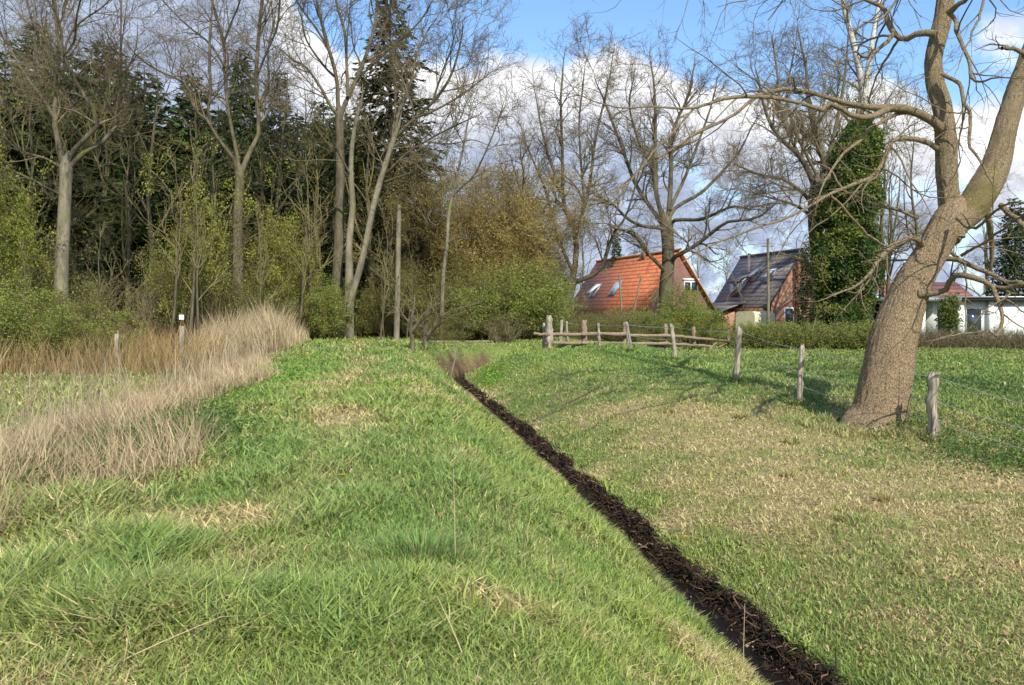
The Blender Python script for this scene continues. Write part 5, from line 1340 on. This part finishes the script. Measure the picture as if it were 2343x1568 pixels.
def rail(a, b, r, name='rail', parent=None, mat=None):
    n = 9; t = np.linspace(0, 1, n)[:, None]; P = np.array(a)[None]*(1-t)+np.array(b)[None]*t; P[:, 2] += .02*np.cumsum(rng.normal(size=n))*.6
    V, q = tubes(P[None], (r*(.85+.3*rng.random(n)))[None], 6); g = Geo(); g.add(V, q); i0 = g.n
    for e_, c in ((0, P[0]), (n-1, P[-1])):
        V2, q2 = tubes(np.array([[c, c+(P[-1]-P[0])*1e-4, c+(P[-1]-P[0])*2e-4]]), np.array([[r, r*.6, .001]]), 6); g.add(V2, q2)
    return g.build(name, mat or M_woodd, parent)
order = [1, 0, 2, 3, 4, 5, 6]
zr_ = lambda px, py, Y: EYE-(py-705)/F*Y
RT = {1: (770, 786), 0: (771, 787), 2: (772, 787), 3: (776, 788), 4: (778, 788), 5: (783, 792), 6: (789, 797)}
topy = {1: 765, 0: 765, 2: 765, 3: 768, 4: 770, 5: 774, 6: 781}; boty = {1: 783, 0: 784, 2: 785, 3: 787, 4: 788, 5: 791, 6: 796}
for a, b in zip(order[:-1], order[1:]):
    if a == 1: continue
    for dct in (topy, boty):
        A = (pp[a][0]-.1, pp[a][1]-.02, zr_(0, dct[a], pp[a][1])); B = (pp[b][0]+.1, pp[b][1]-.02, zr_(0, dct[b], pp[b][1]))
        rail(np.array(A)-ro, np.array(B)-ro, .085, parent=rf)
A = PX(1222, 764, 35.2); B = PX(1258, 765, 35); rail(A-ro, B-ro, .075, parent=rf)
# slanting loose rails at the right end, and logs
A = PX(1606, 815, 43); B = PX(1668, 785, 46.5); o = rail(A*0, B-A, .05); o.name = 'broken_rail'; o.location = A; tag(o, 'pale broken rail leaning against the right end of the rail fence', 'broken rail')
A = PX(1612, 806, 44); B = PX(1637, 786, 45); o = rail(A*0, B-A, .045); o.name = 'broken_rail'; o.location = A; tag(o, 'shorter grey broken rail crossing the leaning one', 'broken rail')
A = PX(985, 783, 38.8); B = PX(1150, 781, 40); o = rail(A*0, B-A, .085, mat=M_barkg); o.name = 'fallen_log'; o.location = A; tag(o, 'long thin log lying across above the end of the ditch', 'log')
A = PX(1090, 788, 39.5); B = PX(1235, 790, 40); o = rail(A*0, B-A, .05, mat=M_bark); o.name = 'fallen_log'; o.location = A; tag(o, 'thin dark branch lying under the bushes right of the long log', 'log')
# two gnarled stumps of trees on the lip of the ditch
for px, py, pt, Y, wd, lb, sd in [(942, 825, 745, 31.5, 11, 'small dark gnarled tree on the left lip at the end of the ditch', 3), (974, 848, 760, 32.6, 15, 'small thicker tree with roots in the cut bank at the end of the ditch', 4)]:
    tree('gnarled_tree', lb, 'small tree', PX(px, py, Y)[:2],
         [limb([(px-6, py+6, wd*2.2), (px, py-10, wd*1.2), (px+2, py-40, wd), (px-2, pt, wd*.7), (px+6, pt-50, wd*.4)], Y)],
         [limb([(px, pt+20, wd*.6), (px+22, pt-10, wd*.4), (px+50, pt-30, wd*.2)], Y, -1), limb([(px, pt, wd*.5), (px-24, pt-30, wd*.3), (px-40, pt-60, wd*.2)], Y, 1),
          limb([(px+2, pt+10, wd*.5), (px+40, pt-40, wd*.3), (px+100, pt-60, wd*.2)], Y, 1)],
         [dict(dens=3, L=1.5, k=5, s=3, rmin=.012), dict(dens=4, L=.7, k=4, s=3, rmin=.008), dict(dens=4, L=.4, k=3, s=3, rmin=.007)], mt=M_bark, mtw=M_twigo)
tree('dead_stick', 'thin dead stem leaning over the end of the ditch from the left', 'dead stem', PX(1030, 880, 29)[:2], [limb([(1026, 888, 5), (1034, 850, 4.5), (1042, 815, 4), (1038, 800, 3)], 29)], [], [dict(dens=2, L=.5, k=4, rmin=.006)], mt=M_barkg)
# litter
x, y = G(1402, 1226, 2.75); g = MB(); g.hexa([(-.03, -.015, 0), (.03, -.02, 0), (.035, .02, .005), (-.02, .02, 0), (-.03, -.01, .03), (.02, -.02, .045), (.03, .015, .03), (-.02, .02, .05)]); o = g.build('plastic_scrap', M_whitef, None, .004); o.location = (x-.1, y, T(x-.1, y)+.01); tag(o, 'crumpled white plastic scrap at the left rim of the ditch', 'litter')

# ---------------------------------------------------------------- the oak
def oak():
    Y = 15.3; base = PX(2000, 985, Y); bz = T(base[0], Y); org = np.array([base[0], Y, bz])
    root = empty('oak', org); tag(root, 'big leaning oak with deeply furrowed bark forking in two, right of the ditch', 'oak')
    tr = limb([(1982, 1060, 190), (1988, 1020, 180), (1996, 985, 164), (2010, 950, 150), (2025, 880, 142), (2040, 800, 131), (2056, 740, 121), (2088, 652, 103), (2112, 610, 93), (2137, 569, 90), (2166, 514, 90), (2180, 484, 74), (2190, 462, 46), (2196, 448, 12)], Y, 0, False)
    k = 260; s = 150; P = resample(np.array(tr), k); R = P[:, 3]*.79; P = P[:, :3]-org
    def barked(P, R, k, s, amp, name, mat, seed, flare=False):
        V, q = tubes(P[None], R[None], s); V = V.reshape(k, s, 3)
        th = np.arange(s)/s*2*np.pi; zz = np.r_[0, np.cumsum(np.linalg.norm(np.diff(P, axis=0), axis=1))]
        TH, ZZ = np.meshgrid(th, zz); per = 2*np.pi
        def pn(fx, fz, o):  # periodic noise round the trunk
            a = vn(TH*fx, ZZ*fz, 1, o); b = vn((TH-per)*fx, ZZ*fz, 1, o); t = TH/per
            return a*(1-t)+b*t
        wr = np.median(R)
        warp = .35*pn(2, 3, seed+5)
        ridg = 1-np.abs(2*pn(13*wr/.5, 3.6, seed)-1); ridg2 = 1-np.abs(2*pn(26*wr/.5, 8, seed+3)-1)
        disp = amp*(.9*ridg+.5*ridg2-.9)+amp*1.6*(pn(2.0, 1.1, seed+8)-.5)
        if flare: disp = disp+.045*np.clip(1-(ZZ-.5)/.8, 0, 1)**2*(1+1.2*np.cos(TH*4+.7))
        N_ = V-P[:, None]; N_ /= np.linalg.norm(N_, axis=2, keepdims=True)+1e-9
        V = V+N_*disp[..., None]
        return mesh_np(name, V.reshape(-1, 3), [q], mat, root, smooth=True)
    barked(P, R, k, s, .028, 'trunk', M_oak, 3, True)
    L1 = limb([(2178, 545, 60), (2176, 500, 54), (2170, 450, 50), (2166, 400, 50), (2166, 332, 50), (2156, 249, 45), (2140, 194, 45), (2136, 138, 43), (2148, 83, 43), (2160, 28, 42), (2166, -50, 38), (2160, -160, 30), (2170, -280, 20), (2160, -400, 10)], Y, .8)
    L2 = limb([(2168, 545, 60), (2190, 510, 66), (2221, 478, 76), (2252, 430, 74), (2280, 372, 64), (2304, 277, 53), (2332, 194, 50), (2370, 90, 44), (2400, -30, 36), (2440, -180, 26), (2460, -320, 12)], Y, 1.4)
    for i, Lm in enumerate((L1, L2)):
        kk = 150; Q = resample(np.array(Lm), kk); barked(Q[:, :3]-org, Q[:, 3]*.88, kk, 70, .022, 'limb', M_oakb, 23+9*i)
    br = [limb([(2160, 300, 24), (2135, 277, 21), (2074, 249, 19), (2027, 247, 17), (1944, 238, 11), (1861, 211, 10), (1792, 202, 9), (1750, 213, 8), (1722, 222, 8), (1684, 263, 7), (1601, 299, 7), (1546, 335, 6), (1490, 368, 5), (1449, 402, 4), (1420, 450, 3)], Y, -2.2),
          limb([(2040, 245, 16), (2015, 258, 15), (1988, 269, 14), (1944, 260, 11), (1903, 235, 11), (1880, 250, 10), (1833, 235, 9), (1764, 222, 9), (1720, 219, 9), (1657, 227, 8), (1585, 247, 6), (1504, 244, 4), (1421, 241, 3.5), (1366, 222, 2.5)], Y-.8, -2.2),
          limb([(1590, 246, 6), (1557, 283, 5), (1532, 310, 5), (1490, 350, 4), (1450, 400, 3), (1390, 440, 2)], Y-2.4, -.6),
          limb([(2142, 78, 18), (2102, 75, 14), (2077, 88, 13), (2052, 80, 13), (2030, 50, 12), (2019, 17, 10), (1972, 0, 8), (1900, -20, 6), (1800, -40, 4)], Y, 1.8),
          limb([(2045, 78, 11), (2022, 102, 9), (2000, 119, 7), (1977, 133, 6), (1961, 130, 5), (1940, 122, 4), (1900, 150, 3), (1870, 190, 2)], Y+.6, -1.5),
          limb([(2060, 85, 7), (2030, 130, 5), (2005, 170, 4), (1985, 230, 3), (1960, 300, 2)], Y+.6, 1),
          limb([(2150, 345, 14), (2116, 324, 12), (2041, 316, 11), (2022, 355, 11), (1994, 402, 9), (1958, 414, 9), (1889, 442, 7), (1861, 461, 6), (1806, 489, 6), (1722, 519, 5), (1640, 550, 4), (1590, 570, 3), (1540, 610, 2)], Y, -2.5),
          limb([(2090, 256, 10), (2055, 263, 9), (2000, 294, 8), (1958, 332, 7), (1916, 366, 6), (1890, 410, 5), (1870, 460, 3)], Y, -1.5),
          limb([(2128, 580, 22), (2095, 545, 13), (2060, 560, 13), (2020, 590, 12), (2000, 625, 8), (1960, 660, 5), (1900, 680, 3)], Y, -2),
          limb([(2100, 500, 8), (2050, 480, 7), (2000, 470, 6), (1930, 440, 5), (1900, 400, 4), (1860, 380, 3)], Y+.5, 2),
          limb([(1900, 448, 6), (1960, 500, 6), (2010, 545, 6), (2060, 570, 5)], Y-1.5, 1),
          limb([(2155, 169, 10), (2193, 194, 9), (2202, 235, 9), (2221, 263, 8), (2221, 324, 7), (2246, 355, 6), (2270, 400, 4)], Y, -1.6),
          limb([(2170, 28, 10), (2189, 50, 9), (2191, 72, 9), (2210, 100, 8), (2227, 138, 8), (2235, 177, 7), (2254, 188, 5), (2288, 177, 4), (2343, 180, 3)], Y, -2),
          limb([(2170, 30, 16), (2200, 8, 11), (2250, -25, 8), (2330, -50, 5)], Y, -1),
          limb([(2260, -35, 7), (2246, 20, 6), (2230, 60, 5), (2215, 100, 3), (2200, 130, 2)], Y-1, -1),
          limb([(2100, 672, 24), (2140, 671, 14), (2166, 661, 13), (2178, 634, 13), (2196, 628, 14), (2221, 636, 14), (2263, 658, 11), (2277, 694, 10), (2290, 730, 8), (2274, 769, 7), (2262, 757, 5), (2207, 760, 4), (2152, 769, 3)], Y-.3, -2),
          limb([(2263, 656, 10), (2304, 662, 11), (2343, 655, 10), (2400, 660, 7)], Y-1, -1),
          limb([(2140, 590, 20), (2177, 594, 12), (2207, 600, 12), (2249, 622, 11), (2304, 652, 10), (2343, 657, 9), (2420, 690, 6)], Y, -1.5),
          limb([(2345, 130, 12), (2330, 119, 10), (2305, 115, 9), (2285, 114, 8)], Y+.6, -.3, False),
          limb([(2255, 455, 22), (2261, 500, 14), (2265, 541, 12), (2263, 597, 8), (2250, 640, 5)], Y+.6, .8),
          limb([(2290, 470, 14), (2330, 500, 12), (2380, 540, 9)], Y+.8, -1),
          limb([(2200, 585, 8), (2240, 560, 6), (2300, 520, 5), (2360, 480, 4)], Y-.3, -1.5),
          limb([(2290, 700, 6), (2310, 690, 5), (2343, 720, 4), (2380, 760, 3)], Y-2, -1),
          limb([(2190, 500, 9), (2230, 520, 7), (2290, 470, 5), (2350, 460, 4)], Y-.5, -2),
          limb([(2190, 590, 9), (2160, 570, 6), (2100, 590, 5), (2030, 600, 4)], Y+1, 3),
          limb([(2160, -120, 22), (2060, -170, 14), (1900, -165, 11), (1750, -130, 8), (1600, -90, 6), (1500, -60, 4), (1420, -40, 3)], Y, -2.5),
          limb([(2160, -60, 18), (2050, -80, 11), (1930, -60, 8), (1840, -30, 6), (1770, -20, 4), (1700, 0, 3)], Y, -3),
          limb([(2170, -200, 16), (2230, -260, 10), (2300, -280, 6)], Y, -3)]
    up = [limb([(2160, -100, 26), (2250, -220, 18), (2380, -330, 12), (2500, -420, 6)], Y+.5, 4), limb([(2170, -160, 24), (2120, -330, 16), (2060, -480, 10), (2000, -560, 5)], Y, 4),
          limb([(2440, -160, 26), (2600, -220, 18), (2800, -240, 10), (2900, -230, 5)], Y+1, 3), limb([(2400, -30, 24), (2560, -60, 16), (2760, -20, 10), (2900, 40, 4)], Y+1, -2),
          limb([(2450, -200, 24), (2420, -400, 15), (2400, -560, 8)], Y+1, 3), limb([(2330, 200, 22), (2450, 160, 15), (2600, 150, 9), (2700, 180, 4)], Y+1, 2),
          limb([(2450, 60, 26), (2600, 20, 18), (2750, 40, 12), (2850, 20, 6)], Y+1, 2), limb([(2440, 10, 26), (2580, -120, 18), (2760, -150, 12), (2900, -130, 6)], Y+.5, 4),
          limb([(2350, 160, 22), (2480, 240, 15), (2620, 230, 10), (2750, 260, 5)], Y+1, 0), limb([(2460, -120, 24), (2620, -300, 16), (2780, -380, 10), (2880, -420, 5)], Y+1, 3),
          limb([(2430, 0, 22), (2500, -60, 14), (2600, 80, 9), (2690, 120, 5)], Y+1.5, 5),
          limb([(2165, -250, 18), (2240, -420, 12), (2300, -560, 6)], Y, -1), limb([(2450, -250, 20), (2560, -420, 12), (2650, -540, 6)], Y+1, 1)]
    br = up+br
    BP, BR = skeleton(br, 26)
    # crooked
    w = rng.normal(size=BP.shape)*.02; w[:, :2] = 0; BP = BP+np.cumsum(w, axis=1)*.5
    for i in range(len(br)):
        Q, Rr = BP[i]-org, BR[i]; V, q = tubes(Q[None], Rr[None], 10); mesh_np('branch', V, [q], M_oakb, root, smooth=True)
    g = Geo(); cP, cR = grow(BP, BR, 1.9, 1.9, 8, ang=(.5, 1.2), f0=.15, wander=.22, up=-.01, rf=.5, rmin=.006, tw=.3); V, q = tubes(cP-org, cR, 5); g.add(V, q)
    l2, r2 = grow(cP, cR, 2.4, .95, 6, ang=(.5, 1.1), wander=.22, up=.02, rf=.6, rmin=.0042); V, q = tubes(l2-org, r2, 4); g.add(V, q)
    l3, r3 = grow(l2, r2, 3.6, .45, 5, ang=(.5, 1.1), wander=.25, up=.02, rf=.7, rmin=.003, nmax=7000); V, q = tubes(l3-org, r3, 3); g.add(V, q)
    l4, r4 = grow(l3, r3, 4, .14, 3, ang=(.5, 1.1), wander=.2, up=.03, rf=.8, rmin=.0028, nmax=9000, tw=.9); V, q = tubes(l4-org, r4, 3); g.add(V, q)
    # twigs drooping from the high branches into the top of the view
    hi = BP[-3:-1]; hR = BR[-3:-1]
    for it in range(3):
        a, b = grow(hi, hR, (2.6, 2.6, 4)[it], (1.6, .8, .3)[it], 6, ang=(.6, 1.3), f0=.1, wander=.18, up=(-.16, -.08, 0)[it], rf=.6, rmin=(.005, .0038, .003)[it]); V, q = tubes(a-org, b, 4); g.add(V, q); hi, hR = a, b
    g.build('crown', M_twig, root)
oak()
print('oak done')

# ---------------------------------------------------------------- sky, sun, camera
SUN_EL, SUN_AZ = math.radians(42), math.radians(160)   # azimuth clockwise from +Y: behind us on the right
w = bpy.data.worlds.new('World'); sc.world = w; w.use_nodes = True
nt = w.node_tree; nt.nodes.clear()
out = N(nt, 'ShaderNodeOutputWorld'); bg = N(nt, 'ShaderNodeBackground'); nt.links.new(bg.outputs[0], out.inputs[0])
bg.inputs['Strength'].default_value = .12
sky = N(nt, 'ShaderNodeTexSky', sky_type='NISHITA'); sky.sun_disc = False; sky.sun_elevation = SUN_EL; sky.sun_rotation = SUN_AZ
sky.air_density = 1.0; sky.dust_density = .6; sky.ozone_density = 2.0
def M(op, a, b=None, c=None, clamp=False):
    n = N(nt, 'ShaderNodeMath', operation=op); n.use_clamp = clamp
    for i, v in enumerate((a, b, c)):
        if v is None: continue
        if isinstance(v, (int, float)): n.inputs[i].default_value = v
        else: nt.links.new(v, n.inputs[i])
    return n.outputs[0]
tc = N(nt, 'ShaderNodeTexCoord'); sp_ = N(nt, 'ShaderNodeSeparateXYZ'); nt.links.new(tc.outputs['Generated'], sp_.inputs[0])
az = M('ARCTAN2', sp_.outputs[0], sp_.outputs[1]); hor = M('SQRT', M('ADD', M('MULTIPLY', sp_.outputs[0], sp_.outputs[0]), M('MULTIPLY', sp_.outputs[1], sp_.outputs[1])))
el = M('DIVIDE', sp_.outputs[2], hor)
def A_(px): return math.atan((px-1171.5)/F)
def E_(px, py): return (705-py)/math.hypot(F, px-1171.5)
fc = N(nt, 'ShaderNodeFloatCurve'); cv = fc.mapping.curves[0]
mr = M('DIVIDE', M('ADD', az, .8), 1.6, clamp=True)
knots = [(-.8, .5), (A_(0), .52), (A_(600), .50), (A_(665), E_(665, -20)), (A_(690), E_(690, 30)), (A_(740), E_(740, 80)), (A_(800), E_(800, 130)), (A_(900), E_(900, 140)), (A_(1080), E_(1080, 128)), (A_(1180), E_(1180, 122)), (A_(1280), E_(1280, 130)), (A_(1400), E_(1400, 118)), (A_(1500), E_(1500, 125)), (A_(1620), E_(1620, 180)), (A_(1800), E_(1800, 215)), (A_(2000), E_(2000, 180)), (A_(2170), E_(2170, 250)), (A_(2343), E_(2343, 220)), (.8, .24)]
pts = cv.points
pts[0].location = (0, knots[0][1]); pts[1].location = (1, knots[-1][1])
for a, e_ in knots[1:-1]: pts.new((a+.8)/1.6, e_)
for p_ in pts: p_.handle_type = 'VECTOR'
fc.mapping.update(); nt.links.new(mr, fc.inputs['Value'])
cb = N(nt, 'ShaderNodeCombineXYZ'); nt.links.new(az, cb.inputs[0]); nt.links.new(el, cb.inputs[1])
def noise(s, d, ro, off=(0, 0, 0), sx=1.0):
    mp = N(nt, 'ShaderNodeMapping'); mp.inputs['Location'].default_value = off; mp.inputs['Scale'].default_value = (sx, 1, 1); nt.links.new(cb.outputs[0], mp.inputs[0])
    n = N(nt, 'ShaderNodeTexNoise'); n.inputs['Scale'].default_value = s; n.inputs['Detail'].default_value = d; n.inputs['Roughness'].default_value = ro; nt.links.new(mp.outputs[0], n.inputs['Vector']); return n.outputs[0]
n1 = noise(11, 8, .55); n2 = noise(5.5, 7, .6, (3, 1, 0), .7); n3 = noise(26, 7, .6, (1, 5, 0), .8)
dpt = M('SUBTRACT', M('ADD', fc.outputs[0], M('MULTIPLY', M('SUBTRACT', n1, .5), .10)), el)     # angle below the cloud top
def MR(v, a, b, c=0., d=1., sm=True):
    n = N(nt, 'ShaderNodeMapRange'); n.interpolation_type = 'SMOOTHSTEP' if sm else 'LINEAR'
    for i, x in enumerate((a, b, c, d)): n.inputs[i+1].default_value = x
    nt.links.new(v, n.inputs[0]); return n.outputs[0]
mask = MR(dpt, -.008, .022)
# ragged gaps low on the right
gap = M('MULTIPLY', M('MULTIPLY', MR(az, .12, .3), MR(dpt, .05, .12)), MR(n3, .50, .62))
mask = M('MULTIPLY', mask, M('SUBTRACT', 1.0, M('MULTIPLY', gap, .75)))
# detached cloud at the right edge
ra = MR(az, A_(2120), A_(2290)); rb = M('MULTIPLY', MR(el, E_(2300, 175), E_(2300, 130)), MR(el, E_(2300, 10), E_(2300, 60)))
mask = M('MAXIMUM', mask, M('MULTIPLY', M('MULTIPLY', ra, rb), MR(n1, .38, .58, 0, .8)))
# white rims, grey lilac bellies
lit = MR(M('ADD', dpt, M('MULTIPLY', M('SUBTRACT', n2, .5), .22)), .16, .02)
lit = M('MULTIPLY', lit, MR(az, A_(420), A_(640), .55, 1.0))
cc = N(nt, 'ShaderNodeMix', data_type='RGBA'); nt.links.new(lit, cc.inputs[0]); cc.inputs[6].default_value = (.37, .44, .59, 1); cc.inputs[7].default_value = (.88, .88, .90, 1)
sh2 = MR(n3, .35, .65, .78, 1.22); vs = N(nt, 'ShaderNodeVectorMath', operation='SCALE'); nt.links.new(cc.outputs[2], vs.inputs[0]); nt.links.new(M('MULTIPLY', sh2, 1/.12), vs.inputs['Scale'])
mx = N(nt, 'ShaderNodeMix', data_type='RGBA'); nt.links.new(mask, mx.inputs[0]); sb = N(nt, 'ShaderNodeVectorMath', operation='MULTIPLY'); sb.inputs[1].default_value = (1.15, 1.35, 1.5); nt.links.new(sky.outputs[0], sb.inputs[0]); nt.links.new(sb.outputs[0], mx.inputs[6]); nt.links.new(vs.outputs[0], mx.inputs[7])
nt.links.new(mx.outputs[2], bg.inputs['Color'])

sl_ = bpy.data.lights.new('sun', 'SUN'); sl_.energy = 4.2; sl_.angle = math.radians(.53); sl_.color = (1.0, .94, .82)
so = bpy.data.objects.new('sun', sl_); col.objects.link(so); so.location = (30, -30, 40)
dirv = Vector((math.sin(SUN_AZ)*math.cos(SUN_EL), math.cos(SUN_AZ)*math.cos(SUN_EL), math.sin(SUN_EL)))
so.rotation_euler = dirv.to_track_quat('Z', 'Y').to_euler()

cam = bpy.data.cameras.new('camera'); co = bpy.data.objects.new('camera', cam); col.objects.link(co)
co.location = (0, 0, EYE); co.rotation_euler = (math.radians(90), 0, 0)
cam.sensor_width = 36; cam.lens = 1861/2343*36; cam.shift_y = -79/2343; cam.clip_start = .05; cam.clip_end = 3000
sc.camera = co
sc.view_settings.view_transform = 'Standard'; sc.view_settings.look = 'None'; sc.view_settings.exposure = 0.45; sc.view_settings.gamma = 1
sc.cycles.max_bounces = 5; sc.cycles.diffuse_bounces = 3; sc.cycles.glossy_bounces = 2; sc.cycles.transmission_bounces = 4; sc.cycles.transparent_max_bounces = 4
sc.cycles.use_denoising = True
sc.cycles.caustics_reflective = False; sc.cycles.caustics_refractive = False
print('scene complete', sum(len(o.data.polygons) for o in sc.objects if o.type == 'MESH'))
